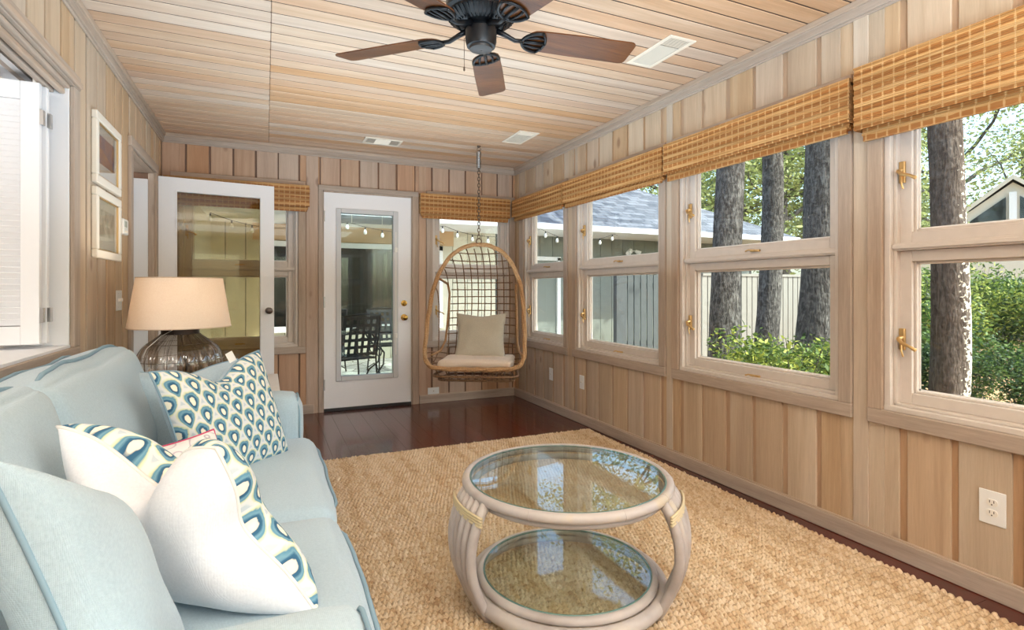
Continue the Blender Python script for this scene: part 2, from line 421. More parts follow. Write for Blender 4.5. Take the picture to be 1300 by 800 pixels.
def dup(root, loc, rz=None, label=None, group=None):
    def cp(o, par):
        c = o.copy(); COL.objects.link(c); c.parent = par
        for ch in list(o.children): cp(ch, c)
        return c
    r = cp(root, None); r.location = loc
    if rz is not None: r.rotation_euler = (0, 0, rz)
    if label: r['label'] = label
    if group: r['group'] = group
    return r
class WallMap:
    """(along, depth outwards, z) -> world"""
    def __init__(s, f, flip): s.f = f; s.flip = flip
    def __call__(s, a, d, z): return s.f(a, d, z)
TR = WallMap(lambda a, d, z: (XR + d, a, z), True)
TB = WallMap(lambda a, d, z: (a, YB + d, z), False)
TL = WallMap(lambda a, d, z: (XL - d, a, z), False)
TF = WallMap(lambda a, d, z: (a, YF - d, z), True)
# ================================================================ ROOM SHELL
def pieces(a0, a1, z0, z1, holes):
    """split the rectangle into rectangles avoiding the holes (a0,a1,z0,z1)"""
    cuts = sorted({a0, a1} | {h[i] for h in holes for i in (0, 1) if a0 < h[i] < a1}); res = []
    for p, q in zip(cuts, cuts[1:]):
        mid = (p+q)/2; zs = z0
        for h in sorted([h for h in holes if h[0] < mid < h[1]], key=lambda h: h[2]):
            if h[2] > zs: res.append((p, q, zs, min(h[2], z1)))
            zs = max(zs, h[3])
        if zs < z1: res.append((p, q, zs, z1))
    return res
def make_wall(name, T, a0, a1, holes, mat, pitch=.178, start=None, thick=.13, gap=.028):
    m = MB((0, 0, 0))
    for p, q, u, w in pieces(a0, a1, -.3, 2.75, [(h[0], h[1], h[2], h[3]) for h in holes]):
        m.box(p, q, .010, thick, u, w, T)
    back = m.build(name, 'gap_wood' if gap > .025 else 'gap_dark'); struct(back)
    b = MB((0, 0, 0)); a = start if start is not None else a0; rr = random.Random(len(name)*7+3)
    while a > a0: a -= pitch
    while a < a1:
        q = a + pitch - gap + rr.uniform(-.006, .006)
        for c, d, u, w in pieces(max(a, a0), min(q, a1), .0, 2.44, holes) if min(q, a1) > max(a, a0) else []:
            if d - c > .004: b.box(c, d, 0, .016, u, w, T)
        a += pitch
    o = b.build('boards', mat, back, bevel=.0025, seg=1); o['kind'] = 'structure'
    return back
ZB, ZT = .62, 2.06                              # window openings
WIN_R = [(4.20, 5.03), (2.911, 3.99), (1.653, 2.724), (.383, 1.456), (-1.10, .12), (-2.5, -1.3), (-3.9, -2.7)]
hR = [(a, b, ZB, ZT) for a, b in WIN_R]
WIN_B = [(-.66, .268), (1.523, 2.37)]
hB = [(a, b, ZB, ZT) for a, b in WIN_B] + [(.478, 1.318, 0, 2.06)]
hL = [(1.25, 2.97, .885, 2.04), (4.127, 4.93, 0, 2.045)]
hF = [(-.5, .75, .5, 2.1), (.95, 2.2, .5, 2.1)]
make_wall('wall_right', TR, YF, YB+.13, hR, 'wall_wood', start=1.207, pitch=.19)
make_wall('wall_back', TB, XL-.13, XR, hB, 'back_wood', start=.106, gap=.014)
make_wall('wall_left', TL, YF, YB, hL, 'wall_wood', start=3.05, pitch=.178, gap=.024)
make_wall('wall_front', TF, XL, XR, hF, 'wall_wood', start=.1)

# floor planks
m = MB(); rr = random.Random(3); x = XL-.05; k = 0
while x < XR+.02:
    y = YF - rr.uniform(0, .8)
    while y < YB:
        L = rr.uniform(.7, 1.5); m.box(x, x+.1235, max(y, YF), min(y+L-.0012, YB), -.02, 0); y += L
    x += .125
o = m.build('floor', 'floor_wood'); struct(o)
m = MB(); m.box(XL-.13, XR+.13, YF-.13, YB+.13, -.30, -.021)
s_ = m.build('subfloor', 'gap_wood', o); s_['kind'] = 'structure'
# ceiling planks
m = MB(); y = YF; rr = random.Random(4)
while y < YB:
    for a, b in ((XL, .0225), (.0235, XR)):
        m.box(a, b, y, min(y+.1, YB), HC, HC+.02)
    y += .108
o = m.build('ceiling', 'ceiling_wood', bevel=.003, seg=1); struct(o)
m = MB(); m.box(XL-.1, XR+.1, YF-.1, YB+.1, HC+.0025, HC+.09)
s_ = m.build('ceiling_backing', 'groove_wood', o); s_['kind'] = 'structure'

def trim(name, T, a0, a1, prof, mat):
    m = MB()
    for d0, d1, z0, z1 in prof: m.box(a0, a1, d0, d1, z0, z1, T)
    return struct(m.build(name, mat, bevel=.004))
crown = [(-.022, .0, HC-.068, HC), (-.034, .0, HC-.030, HC), (-.012, 0, HC-.078, HC-.06)]
trim('trim_1', TR, YF, YB, crown, 'trim_y'); trim('trim_2', TB, XL, XR, crown, 'trim_x')
trim('trim_3', TL, YF, YB, crown, 'trim_y'); trim('trim_4', TF, XL, XR, crown, 'trim_x')
base = [(-.018, 0, 0, .078), (-.012, 0, .075, .086)]
trim('baseboard_right', TR, YF, YB, base, 'trim_y')
o = trim('baseboard_back', TB, 1.39, XR, base, 'trim_x')
trim('baseboard_back.001', TB, XL, .40, base, 'trim_x')
trim('baseboard_left', TL, YF, 4.05, base, 'trim_y')

# ---------------------------------------------------------------- windows
def handle_part(T, a, z, d, par, s=1, name='latch_handle'):
    m = MB(par.location)
    m.box(a-.011, a+.011, d-.014, d, z-.042, z+.05, T)
    pts = [T(a, d-.014, z+.012), T(a, d-.035, z+.006), T(a-s*.018, d-.046, z-.010), T(a-s*.050, d-.052, z-.020), T(a-s*.074, d-.046, z-.036)]
    m.tube(pts, [.011, .010, .008, .0065, .0085], 8)
    m.tube([T(a, d-.016, z-.012), T(a-s*.006, d-.026, z-.045), T(a-s*.012, d-.024, z-.07)], .0042, 6)
    auto_smooth(m.build(name, 'bronze_brass', par, bevel=.002))
def window(name, T, a0, a1, z0=ZB, z1=ZT, cw=.063, s=1, label=None, gmat='window_glass', two=True, ax='y', casl=True):
    """opening a0..a1, z0..z1; s = +1 latches on the high side of a"""
    root = thing(name, None, None, T((a0+a1)/2, 0, z0), kind='structure')
    L = root.location
    m = MB(L)
    c0 = a0-cw; c1 = a1+cw
    m.box(c0, c1, -.022, .0, z0-cw, z0, T)
    m.box(c0, c1, -.022, .0, z1, z1+cw, T)
    k = m.build('casing', 'trim_'+ax, root, bevel=.004)
    m = MB(L); m.box(c0, a0, -.021, .0, z0, z1, T); m.box(a1, c1, -.021, .0, z0, z1, T)
    m.build('casing_side', 'trim_z', root, bevel=.004)
    m = MB(L); t = .025
    m.box(a0, a0+t, -.004, .13, z0, z1, T); m.box(a1-t, a1, -.004, .13, z0, z1, T)
    m.box(a0, a1, -.006, .14, z0, z0+.022, T); m.box(a0, a1, -.004, .13, z1-t, z1, T)
    # stops
    m.box(a0+t, a0+t+.014, .02, .13, z0, z1, T); m.box(a1-t-.014, a1-t, .02, .13, z0, z1, T)
    m.box(a0+t, a1-t, .02, .13, z0+.022, z0+.034, T)
    if two: m.box(a0+t, a1-t, .015, .13, 1.306, 1.338, T); m.box(a0+t, a1-t, .006, .03, 1.313, 1.331, T)
    m.build('jamb', 'sash_paint', root, bevel=.003)
    rows = [(z0+.034, 1.306), (1.338, z1-t)] if two else [(z0+.034, z1-t)]
    for i, (u, w) in enumerate(rows):
        m = MB(L); b0 = a0+t+.012; b1 = a1-t-.012; sw = .047
        for (p, q, r_, t_) in ((b0, b0+sw, u, w), (b1-sw, b1, u, w), (b0+sw, b1-sw, u, u+sw), (b0+sw, b1-sw, w-sw, w)):
            m.box(p, q, .045, .09, r_, t_, T)
        iw = sw+.011                                # glazing bead
        for (p, q, r_, t_) in ((b0+sw, b0+iw, u+sw, w-sw), (b1-iw, b1-sw, u+sw, w-sw), (b0+iw, b1-iw, u+sw, u+iw), (b0+iw, b1-iw, w-iw, w-sw)):
            m.box(p, q, .062, .088, r_, t_, T)
        sa = m.build('sash', 'sash_paint', root, bevel=.003)
        g = MB(L); g.box(b0+sw, b1-sw, .080, .084, u+sw, w-sw, T); g.build('pane', gmat, sa)
        g = MB(L); p, q = b0+iw, b1-iw
        for (c, d, r_, t_) in ((p, p+.006, u+iw, w-iw), (q-.006, q, u+iw, w-iw), (p, q, u+iw, u+iw+.006)):
            g.box(c, d, .0785, .0795, r_, t_, T)
        g.build('pane_spacer', 'ext_white', sa)
        lz = u + (.27 if i == 0 else .30)
        la = (b1-.014) if s > 0 else (b0+.014)
        handle_part(T, la, lz, .045, sa if False else root, s)
        c = (a0+a1)/2 - .02
        lk = MB(L); zz = u+.012 if i else u-.002
        lk.box(c-.03, c+.03, .03, .046, zz, zz+.012, T)
        lk.tube([T(c-.005, .028, zz+.008), T(c+.03, .018, zz+.012), T(c+.05, .016, zz+.005)], .005, 6)
        auto_smooth(lk.build('sash_lock', 'bronze_brass', root, bevel=.002))
    return root
for i, (a, b) in enumerate(WIN_R): window('window_%d' % (i+1), TR, a, b)
window('window_16', TB, WIN_B[1][0], WIN_B[1][1], s=-1, ax='x')
window('window_17', TB, WIN_B[0][0], WIN_B[0][1], s=-1, ax='x')
window('window_8', TF, hF[0][0], hF[0][1], .5, 2.1, ax='x', two=False)
window('window_9', TF, hF[1][0], hF[1][1], .5, 2.1, ax='x', two=False)

# board strips (posts) between the window casings and beside the back door
m = MB()
for a, b in ((2.790, 2.846), (4.056, 4.134), (1.522, 1.588)):
    m.box(a, b, -.008, .0, .086, 2.37, TR)
struct(m.build('trim_5', 'wall_wood', bevel=.002))
m = MB(); m.box(.335, .438, -.008, 0, .0, 2.37, TB); m.box(1.385, 1.456, -.008, 0, .086, 2.37, TB)
struct(m.build('trim_6', 'back_wood', bevel=.002))

# ---------------------------------------------------------------- bamboo shades
def shade(T, a0, a1, zt, zb, label, ax, w=.075):
    org = T((a0+a1)/2, -w/2, zt)
    r = thing('bamboo_shade', label, 'window shade', org, 'rolled bamboo shades above the windows')
    m = MB(org); rr = random.Random(int(a0*100)+900); mat = 'bamboo_'+ax
    z = zt
    while z > zb+.012:
        h = rr.uniform(.006, .009); j = rr.uniform(-.0012, .0012); e = rr.uniform(-.002, .003)
        m.box(a0-e, a1+e, -w+j, -w+.005, z-h+.0008, z, T); z -= h
    for a in (a0, a1-.005):                        # returns at the ends
        z = zt
        while z > zb+.012:
            h = rr.uniform(.006, .009); m.box(a, a+.005, -w+.004, -.006, z-h+.0008, z, T); z -= h
    m.build('valance', mat, r)
    m = MB(org)
    for k, (d, zz) in enumerate(((-.062, zb+.03), (-.050, zb-.004), (-.040, zb-.014), (-.030, zb-.006))):   # folded stack behind
        z = zb + .1
        while z > zz:
            h = .008; m.box(a0+.012, a1-.012, d, d+.004, z-h+.001, z, T); z -= h
        m.box(a0+.012, a1-.012, d-.004, d+.009, zz-.006, zz+.004, T)
    m.build('folded_stack', mat, r)
    m = MB(org); m.box(a0+.02, a1-.02, -.060, -.046, zb-.038, zb-.004, T); m.box(a0+.03, a1-.03, -.056, -.036, zb-.012, zb-.004, T)
    m.build('bottom_slat', mat, r, bevel=.003)
    m = MB(org); m.box(a0+.006, a1-.006, -w+.01, -.004, zt-.022, zt-.004, T); m.build('headrail', mat, r)
    m = MB(org); m.box(a0+.0, a0+.018, -w+.012, -.02, zt-.03, zt-.016, T); m.build('bracket', 'steel', r)
    return r
shade(TR, 4.14, 5.19, 2.076, 1.892, 'bamboo shade in the far corner of the right wall, over its narrowest window', 'y')
shade(TR, 2.82, 4.125, 2.078, 1.886, 'bamboo shade over the window that looks on the shingled roof and grey fence', 'y')
shade(TR, 1.565, 2.80, 2.086, 1.880, 'wide bamboo shade over the window with three tree trunks outside', 'y')
shade(TR, .32, 1.532, 2.112, 1.826, 'nearest and deepest bamboo shade, over the window showing a gabled house', 'y', .09)
shade(TB, 1.385, 2.352, 2.088, 1.882, 'bamboo shade on the back wall behind the chain of the hanging chair', 'x')
shade(TB, -.765, .36, 2.078, 1.880, 'bamboo shade on the back wall partly hidden behind the open white door', 'x')

# ---------------------------------------------------------------- back door
def back_door():
    r = thing('door_1', None, None, (.9, YB, 0), kind='structure'); L = r.location
    x0, x1, zt = .488, 1.309, 2.045
    m = MB(L)
    m.box(.44, .478, -.02, 0, 0, 2.10, TB); m.box(1.318, 1.38, -.02, 0, 0, 2.10, TB)
    m.build('casing_side', 'trim_z', r, bevel=.004)
    m = MB(L); m.box(.44, 1.38, -.022, 0, 2.056, 2.105, TB); m.build('casing', 'trim_x', r, bevel=.004)
    m = MB(L); m.box(.478, .489, -.005, .12, 0, 2.056, TB); m.box(1.308, 1.318, -.005, .12, 0, 2.056, TB); m.box(.478, 1.318, -.005, .12, 2.044, 2.056, TB)
    m.build('jamb', 'trim_z', r)
    g0, g1, gz0, gz1 = .642, 1.129, .322, 1.856
    m = MB(L)
    for p, q, u, w in pieces(x0+.002, x1-.002, .03, 2.043, [(g0-.03, g1+.03, gz0-.03, gz1+.03)]): m.box(p, q, .004, .048, u, w, TB)
    sl = m.build('slab', 'door_paint', r)
    m = MB(L)
    for p, q, u, w in ((g0-.045, g0, gz0-.045, gz1+.045), (g1, g1+.05, gz0-.045, gz1+.045), (g0, g1, gz0-.045, gz0), (g0, g1, gz1, gz1+.045)):
        m.box(p, q, -.010, .058, u, w, TB)
    m.build('lite_frame', 'lite_frame', r, bevel=.006)
    m = MB(L); m.box(g0, g1, .012, .016, gz0, gz1, TB); m.box(g0, g1, .038, .042, gz0, gz1, TB); m.build('pane', 'window_glass', r)
    m = MB(L)
    for k in range(9): m.box(g0+.004, g1-.004, .022, .034, gz1-.012-k*.0085-.006, gz1-.012-k*.0085, TB)
    m.build('raised_blind', flat('blind_grey', (158, 162, 168), .5), r)
    m = MB(L)
    for a in (g0+.10, g1-.10): m.box(a-.004, a+.004, .018, .022, gz1-.085, gz1-.006, TB)
    m.build('blind_cord', 'plastic_white', r)
    m = MB(L); m.box(g1+.022, g1+.030, -.013, -.008, .5, 1.7, TB); m.box(g1+.014, g1+.038, -.026, -.01, 1.50, 1.545, TB); m.box(g1+.014, g1+.038, -.026, -.01, .665, .71, TB)
    m.build('blind_slider', 'plastic_white', r, bevel=.003)
    for z, rad in ((1.003, .030), (.864, .032)):
        m = MB(L); c = TB(1.238, .004, z)
        m.lathe([(rad, 0), (rad, .004), (rad*.9, .008), (.013, .010), (.011, .03 if z < .9 else .012)] + ([(.02, .036), (.027, .048), (.026, .060), (.015, .068), (0, .07)] if z < .9 else [(.010, .014), (0, .014)]), c, 24, (0, -1, 0))
        if z > .9: m.box(1.233, 1.243, -.026, -.008, z-.014, z+.014, TB)
        auto_smooth(m.build('door_knob' if z < .9 else 'deadbolt', 'brass', r))
    for z in (.25, 1.02, 1.82):
        m = MB(L); m.tube([TB(.488, -.004, z-.05), TB(.488, -.004, z+.05)], .006, 8); m.box(.482, .500, .001, .004, z-.05, z+.05, TB); m.build('hinge', 'steel', r)
    m = MB(L); m.box(.489, 1.308, -.012, .1, .001, .03, TB); m.build('threshold', 'threshold', r, bevel=.003)
back_door()

# ---------------------------------------------------------------- open door with full glass
def open_door():
    p0 = Vector((-.79, 5.047, 0)); p1 = Vector((.066, 5.16, 0))
    u = (p1-p0).normalized(); Wd = (p1-p0).length; n = Vector((u.y, -u.x, 0))
    if n.y > 0: n = -n
    r = thing('door_2', None, None, p0, kind='structure')
    f = lambda a, d, z: tuple(p0 + u*a - n*d + Vector((0, 0, z)))
    T = WallMap(f, False)
    gl = (.128, Wd-.098, .27, 1.94)
    m = MB(p0)
    for a, b, z0, z1 in pieces(0, Wd, .01, 2.04, [gl]): m.box(a, b, 0, .036, z0, z1, T)
    m.build('slab', 'door_paint', r)
    m = MB(p0); a, b, z0, z1 = gl; t = .014
    for q in ((a, a+t, z0, z1), (b-t, b, z0, z1), (a+t, b-t, z0, z0+t), (a+t, b-t, z1-t, z1)): m.box(q[0], q[1], -.004, .04, q[2], q[3], T)
    m.build('glazing_bead', 'door_paint', r, bevel=.003)
    m = MB(p0); m.box(a+t-.002, b-t+.002, .015, .020, z0+t-.002, z1-t+.002, T); m.build('pane', 'door_glass', r)
    m = MB(p0); c = f(Wd-.045, 0, .955)
    m.lathe([(.028, 0), (.028, .006), (.013, .009), (.012, .024), (.024, .034), (.029, .046), (.026, .056), (.012, .062), (0, .062)], c, 28, n)
    auto_smooth(m.build('door_knob', flat('pewter', (96, 88, 84), .3, .9), r))
    for z in (.3, 1.05, 1.80):
        m = MB(p0); m.box(-.035, -.001, -.006, .0, z-.045, z+.045, T); m.tube([f(-.002, -.008, z-.047), f(-.002, -.008, z+.047)], .0065, 8); m.build('hinge', 'brass', r, bevel=.001)
open_door()
# doorway in the left wall
m = MB()
m.box(4.062, 4.127, -.02, 0, 0, 2.045, TL); m.box(4.93, 4.995, -.02, 0, 0, 2.045, TL)
m.box(4.127, 4.14, -.004, .04, 0, 2.045, TL); m.box(4.917, 4.93, -.004, .036, 0, 2.045, TL)
struct(m.build('trim_7', 'trim_z', bevel=.004))
m = MB(); m.box(4.062, 4.995, -.022, 0, 2.045, 2.108, TL); m.box(4.127, 4.93, -.004, .13, 2.033, 2.045, TL)
struct(m.build('trim_8', 'trim_y', bevel=.004))
# white door leaf standing open in the room beyond
m = MB(); m.box(4.127, 4.137, .04, .16, 0, 2.045, TL); m.box(4.905, 4.93, .036, .16, 0, 1.985, TL)
struct(m.build('trim_9', 'white_paint', bevel=.002))
r = thing('door_3', None, None, (-.93, 5.0, 0), kind='structure')
m = MB(r.location); m.box(-.985, -.95, 4.15, 4.99, .01, 2.0); m.build('slab', 'door_paint', r, bevel=.003)
m = MB(r.location)
for z0, z1 in ((.2, .95), (1.15, 1.85)): m.box(-.95, -.944, 4.27, 4.87, z0, z1)
m.build('panel', 'door_paint', r, bevel=.004)

# ---------------------------------------------------------------- pass-through opening with louvred shutters
root = thing('window_10', None, None, (XL, 2.1, .885), kind='structure'); L = root.location
a0, a1, z0, z1 = hL[0]
m = MB(L); m.box(a0-.075, a1+.082, -.02, 0, z1, z1+.062, TL); m.box(a0-.075, a1+.06, -.034, -.02, z1+.004, z1+.03, TL)
m.box(a0-.075, a1+.082, -.018, 0, z0-.082, z0, TL)
m.build('casing', 'trim_y', root, bevel=.004)
m = MB(L); m.box(a1, a1+.08, -.018, 0, z0, z1, TL); m.box(a0-.08, a0, -.018, 0, z0, z1, TL); m.build('casing_side', 'trim_z', root, bevel=.004)
m = MB(L); m.box(a0, a1-.012, -.005, .16, z1-.02, z1, TL)
m.box(a0, a1-.012, .012, .035, z1-.045, z1-.02, TL); m.box(a0, a1-.012, .05, .075, z1-.045, z1-.02, TL)
m.build('head_moulding', 'trim_y', root, bevel=.006)
m = MB(L); m.box(a0, a1, -.002, .22, z0-.001, z0+.012, TL); m.box(a1-.012, a1, .0, .22, z0+.012, z1, TL); m.box(a0, a0+.012, .0, .22, z0+.012, z1, TL)
m.box(a0, a1, .16, .22, z1-.012, z1, TL); m.build('jamb', 'white_paint', root, bevel=.002)
m = MB(L); m.box(a0, a1-.02, .10, .125, z1-.03, z1-.012, TL); m.build('shutter_track', 'steel', root)
def shutter(y, x1, wid, z0, z1, label):
    org = Vector((x1, y, z0)); r = thing('louvered_shutter', label, 'shutter', org, 'folded shutters')
    st = .062
    m = MB(org); x0 = x1-wid
    m.box(x0, x0+st, y-.014, y+.014, z0, z1); m.box(x1-st, x1, y-.014, y+.014, z0, z1)
    m.box(x0+st, x1-st, y-.014, y+.014, z0, z0+.075); m.box(x0+st, x1-st, y-.014, y+.014, z1-.075, z1)
    m.build('frame', 'white_paint', r, bevel=.003)
    m = MB(org); z = z0+.082
    while z < z1-.085:
        m.obox(((x0+x1)/2, y, z+.011), ((wid-2*st)/2, 0, 0), (0, .0065, -.0128), (0, .0022, .0012)); z += .0235
    m.build('louvers', 'white_paint', r)
    for z in (z0+.12, z1-.14):
        m = MB(org); m.box(x1-.001, x1+.012, y-.012, y+.012, z-.03, z+.03); m.build('hinge', 'steel', r)
    m = MB(org); m.tube([(x1-.02, y, z1), (x1-.02, y, z1+.03)], .006, 8); m.build('pivot_pin', 'plastic_white', r)
    return r
shutter(2.83, -.845, .42, .915, 1.99, 'white louvered shutter panel nearest the room, folded at the pass-through opening')
shutter(2.88, -.835, .42, .915, 1.99, 'white louvered shutter panel folded behind the front one, its hinged edge showing')
# rooms beyond the left wall
m = MB()
m.box(-3.6, -3.5, .2, 5.6, -.02, 2.5); m.box(-3.6, XL-.13, 5.42, 5.5, -.02, 2.5); m.box(-3.6, XL-.13, .2, .3, -.02, 2.5)
m.box(-3.6, XL-.13, 3.55, 3.62, -.02, 2.5)
struct(m.build('wall_inner_room', 'plaster'))
m = MB(); m.box(-3.6, XL-.13, .2, 5.5, -.06, -.02); struct(m.build('floor_inner_room', 'floor_wood'))
m = MB(); m.box(-3.6, XL-.13, .2, 5.5, 2.5, 2.56); struct(m.build('ceiling_inner_room', 'room_brown'))
# ================================================================ FURNITURE
def rcushion(name, mat, par, c, half, r, puff=(0, 0, 0), M=None, n=14, noise_amp=.004, seed=0, lean=None, ret=False):
    """soft rounded box; puff = bulge of each pair of faces; M = 3x3 orientation"""
    hx, hy, hz = half; c = Vector(c); M = M or Matrix.Identity(3)
    def fn(p):
        q = Vector([max(-(h-r), min(h-r, x*h)) for x, h in zip(p, half)])
        e = Vector([x*h for x, h in zip(p, half)]) - q
        d = e.normalized() if e.length > 1e-9 else Vector()
        mag = min(r, max(abs(e.x), abs(e.y), abs(e.z)))
        o = q + d*mag
        x, y, z = p
        fx, fy, fz = (1-x*x), (1-y*y), (1-z*z)
        o += Vector((puff[0]*x*fy**.6*fz**.6, puff[1]*y*fx**.6*fz**.6, puff[2]*z*fx**.6*fy**.6))
        nn = noise.noise_vector(Vector((o.x*5+seed*7.1, o.y*5, o.z*5)))*noise_amp*1.6 + noise.noise_vector(Vector((o.x*14+seed, o.y*14, o.z*14)))*noise_amp*.5
        o += nn
        if lean: o = lean(o)
        return c + M @ o
    mb = MB(par.location); idx = {}; vs = []; fs = []
    def vid(i, j, k):
        key = (i, j, k)
        if key not in idx:
            idx[key] = len(vs); vs.append(fn(tuple(math.sin((t/n*2-1)*PI/2*.86)/math.sin(PI/2*.86) for t in key)))
        return idx[key]
    for a in range(n):
        for b in range(n):
            for s in (0, n):
                fs.append((vid(s, a, b), vid(s, a+1, b), vid(s, a+1, b+1), vid(s, a, b+1)))
                fs.append((vid(a, s, b), vid(a+1, s, b), vid(a+1, s, b+1), vid(a, s, b+1)))
                fs.append((vid(a, b, s), vid(a+1, b, s), vid(a+1, b+1, s), vid(a, b+1, s)))
    mb.add(vs, fs); o = mb.build(name, mat, par, smooth=True)
    return o, fn
def seam(fn, axis, val, mat, par, name='piping', r=.0065, n=80, k=1.0, inset=.93):
    """piping loop around the cushion at coordinate axis=val"""
    pts = []
    per = []
    N_ = n//4
    for i in range(N_): per.append((-1+2*i/N_, -1))
    for i in range(N_): per.append((1, -1+2*i/N_))
    for i in range(N_): per.append((1-2*i/N_, 1))
    for i in range(N_): per.append((-1, 1-2*i/N_))
    for u, w in per:
        m_ = max(abs(u), abs(w)); l = (u*u+w*w)**.5
        if l > 1.22: u, w = u*(1.22/l)**.5, w*(1.22/l)**.5
        p = [u, w]; p.insert(axis, val); q = fn(tuple(p)); c0 = fn((0, 0, 0)); pts.append(q + (q-c0).normalized()*.004)
    mb = MB(par.location); mb.tube(pts, r, 6, closed=True)
    return mb.build(name, mat, par, smooth=True)

# ---- sofa
sofa = thing('sofa', 'light blue upholstered two-seat sofa with piped cushions along the left wall', 'sofa', (-.3, 1.7, 0))
rcushion('base', 'sofa_blue', sofa, (-.31, 1.70, .21), (.43, 1.06, .13), .03, n=8, noise_amp=.002)
rcushion('back_frame', 'sofa_blue', sofa, (-.675, 1.70, .43), (.085, 1.06, .36), .05, n=10, noise_amp=.003)
for yc, lab in ((2.69, None), (.79, None)):
    o, fn = rcushion('arm', 'sofa_blue', sofa, (-.285, yc, .37), (.44, .11, .29), .06, puff=(0, .012, .02), n=12)
    seam(fn, 0, .98, 'piping_blue', o if False else sofa, 'arm_piping', r=.004)
for i, (y0, y1) in enumerate(((1.695, 2.585), (.895, 1.685))):
    o, fn = rcushion('seat_cushion', 'sofa_blue', sofa, (-.19, (y0+y1)/2, .395), (.385, (y1-y0)/2, .085), .045, puff=(.015, .006, .028), n=18, seed=i+1)
    seam(fn, 2, .62, 'piping_blue', sofa, 'seat_piping', r=.0062)
    seam(fn, 2, -.62, 'piping_blue', sofa, 'seat_piping', r=.0062)
for i, (y0, y1) in enumerate(((1.69, 2.64), (.72, 1.68))):
    a = math.radians(-14); M = Matrix.Rotation(a, 3, 'Y')
    o, fn = rcushion('back_cushion', 'sofa_blue', sofa, (-.535, (y0+y1)/2, .665), (.105, (y1-y0)/2, .235), .055, puff=(.05, .004, .02), M=M, n=18, seed=i+4, noise_amp=.007)
    seam(fn, 0, .55, 'piping_blue', sofa, 'back_piping', r=.0068)
    seam(fn, 0, -.6, 'piping_blue', sofa, 'back_piping', r=.0068)
for x in (.06, -.66):
    for y in (.7, 2.7):
        m = MB(sofa.location); m.lathe([(.022, 0), (.03, .085)], (x, y, .001), 16); m.build('foot', 'dark_slot', sofa)

# ---- pillows
def pillow(name, label, cat, c, U, V, thick, mats, group=None, chop=(0, 0, 0, 0), n=26, pinch=.10, piping=None, seed=1, uvs=1., front=1., bulge=0., ear=0.):
    """U, V half-size vectors; mats=(front,back); chop = (top,bottom,right,left) karate-chop depths, as a share of the half size"""
    c = Vector(c); U = Vector(U); V = Vector(V); Nn = U.cross(V).normalized()
    r = thing(name, label, cat, c, group)
    def base(u, v):
        x = u*(1-pinch*(1-v*v)**1.0*abs(u)**2.); y = v*(1-pinch*(1-u*u)*abs(v)**2.)
        y -= chop[0]*math.exp(-(u/.38)**2)*max(0, v)**2.2
        y += chop[1]*math.exp(-(u/.38)**2)*max(0, -v)**2.2
        x -= chop[2]*math.exp(-((v+.1)/.3)**2)*max(0, u)**2.2
        x += chop[3]*math.exp(-(v/.38)**2)*max(0, -u)**2.2
        return x, y
    def pos(u, v, s):
        x, y = base(u, v)
        t = ((1-u**4)*(1-v**4))**.5*(1-.16*(u*u+v*v))
        if s > 0 and bulge:                       # front face swells out past the seam
            k = bulge*((1-u**6)*(1-v**6))**.5
            x += k*u*abs(u)*.9; y += k*v*abs(v)*.9
        # dent of the chop in the thickness
        t *= 1 - .45*min(1, chop[0]*2.2)*math.exp(-(u/.22)**2)*max(0, v) - .35*min(1, chop[2]*2.2)*math.exp(-((v+.1)/.2)**2)*max(0, u)
        p = c + U*x + V*y + Nn*(s*thick*t)
        nn = noise.noise_vector(Vector((p.x*7+seed*3.3, p.y*7, p.z*7+s)))*.012*t
        return p + nn
    grid = [math.sin((i/n*2-1)*PI/2*.95)/math.sin(PI/2*.95) for i in range(n+1)]
    for s, mt, nm in ((1, mats[0], 'front_panel'), (-1, mats[1], 'back_panel')):
        mb = MB(c); vs = []; fs = []; uv = []
        for j in range(n+1):
            for i in range(n+1):
                vs.append(pos(grid[i], grid[j], s)); uv.append(((grid[i]*.5+.5)*uvs, (grid[j]*.5+.5)*uvs))
        for j in range(n):
            for i in range(n):
                a = j*(n+1)+i; q = (a, a+1, a+n+2, a+n+1); fs.append(q if s > 0 else q[::-1])
        mb.add(vs, fs); mb.uv = uv; mb.build(nm, mt, r, smooth=True, fixn=False)
    if piping:
        pts = []; K = 30
        for a, b in (((-1, -1), (1, -1)), ((1, -1), (1, 1)), ((1, 1), (-1, 1)), ((-1, 1), (-1, -1))):
            for i in range(K):
                t = i/K; pts.append(pos(a[0]+(b[0]-a[0])*t, a[1]+(b[1]-a[1])*t, 0))
        mb = MB(c); mb.tube(pts, .004, 6, closed=True); mb.build('piping', piping, r, smooth=True)
    return r, pos

# solid blue pillow in the far corner
pillow('throw_pillow', 'solid light blue throw pillow leaning in the far sofa corner behind the patterned one', 'pillow', (-.235, 2.46, .655), (.20, .075, .005), (-.075, .035, .185), .085, ('pillow_blue', 'pillow_blue'), 'throw pillows on the sofa', piping='piping_blue', seed=2, chop=(.12, 0, 0, 0))
# peacock pillow with tag
pr, pos = pillow('throw_pillow', 'teal peacock-feather print pillow standing upright at the far end of the sofa', 'pillow', (-.125, 2.20, .675), (.155, .165, .01), (-.055, -.01, .215), .085, ('peacock_print', 'pillow_blue'), 'throw pillows on the sofa', chop=(.30, .0, 0, 0), piping='piping_blue', seed=5, pinch=.08)
m = MB(pr.location); q = pos(.55, 1.0, 0)
m.obox(Vector(q)+Vector((-.03, .0, .012)), (.011, .003, .006), (0, .0012, 0), (-.008, 0, .017)); m.build('care_tag', 'piping_white', pr)
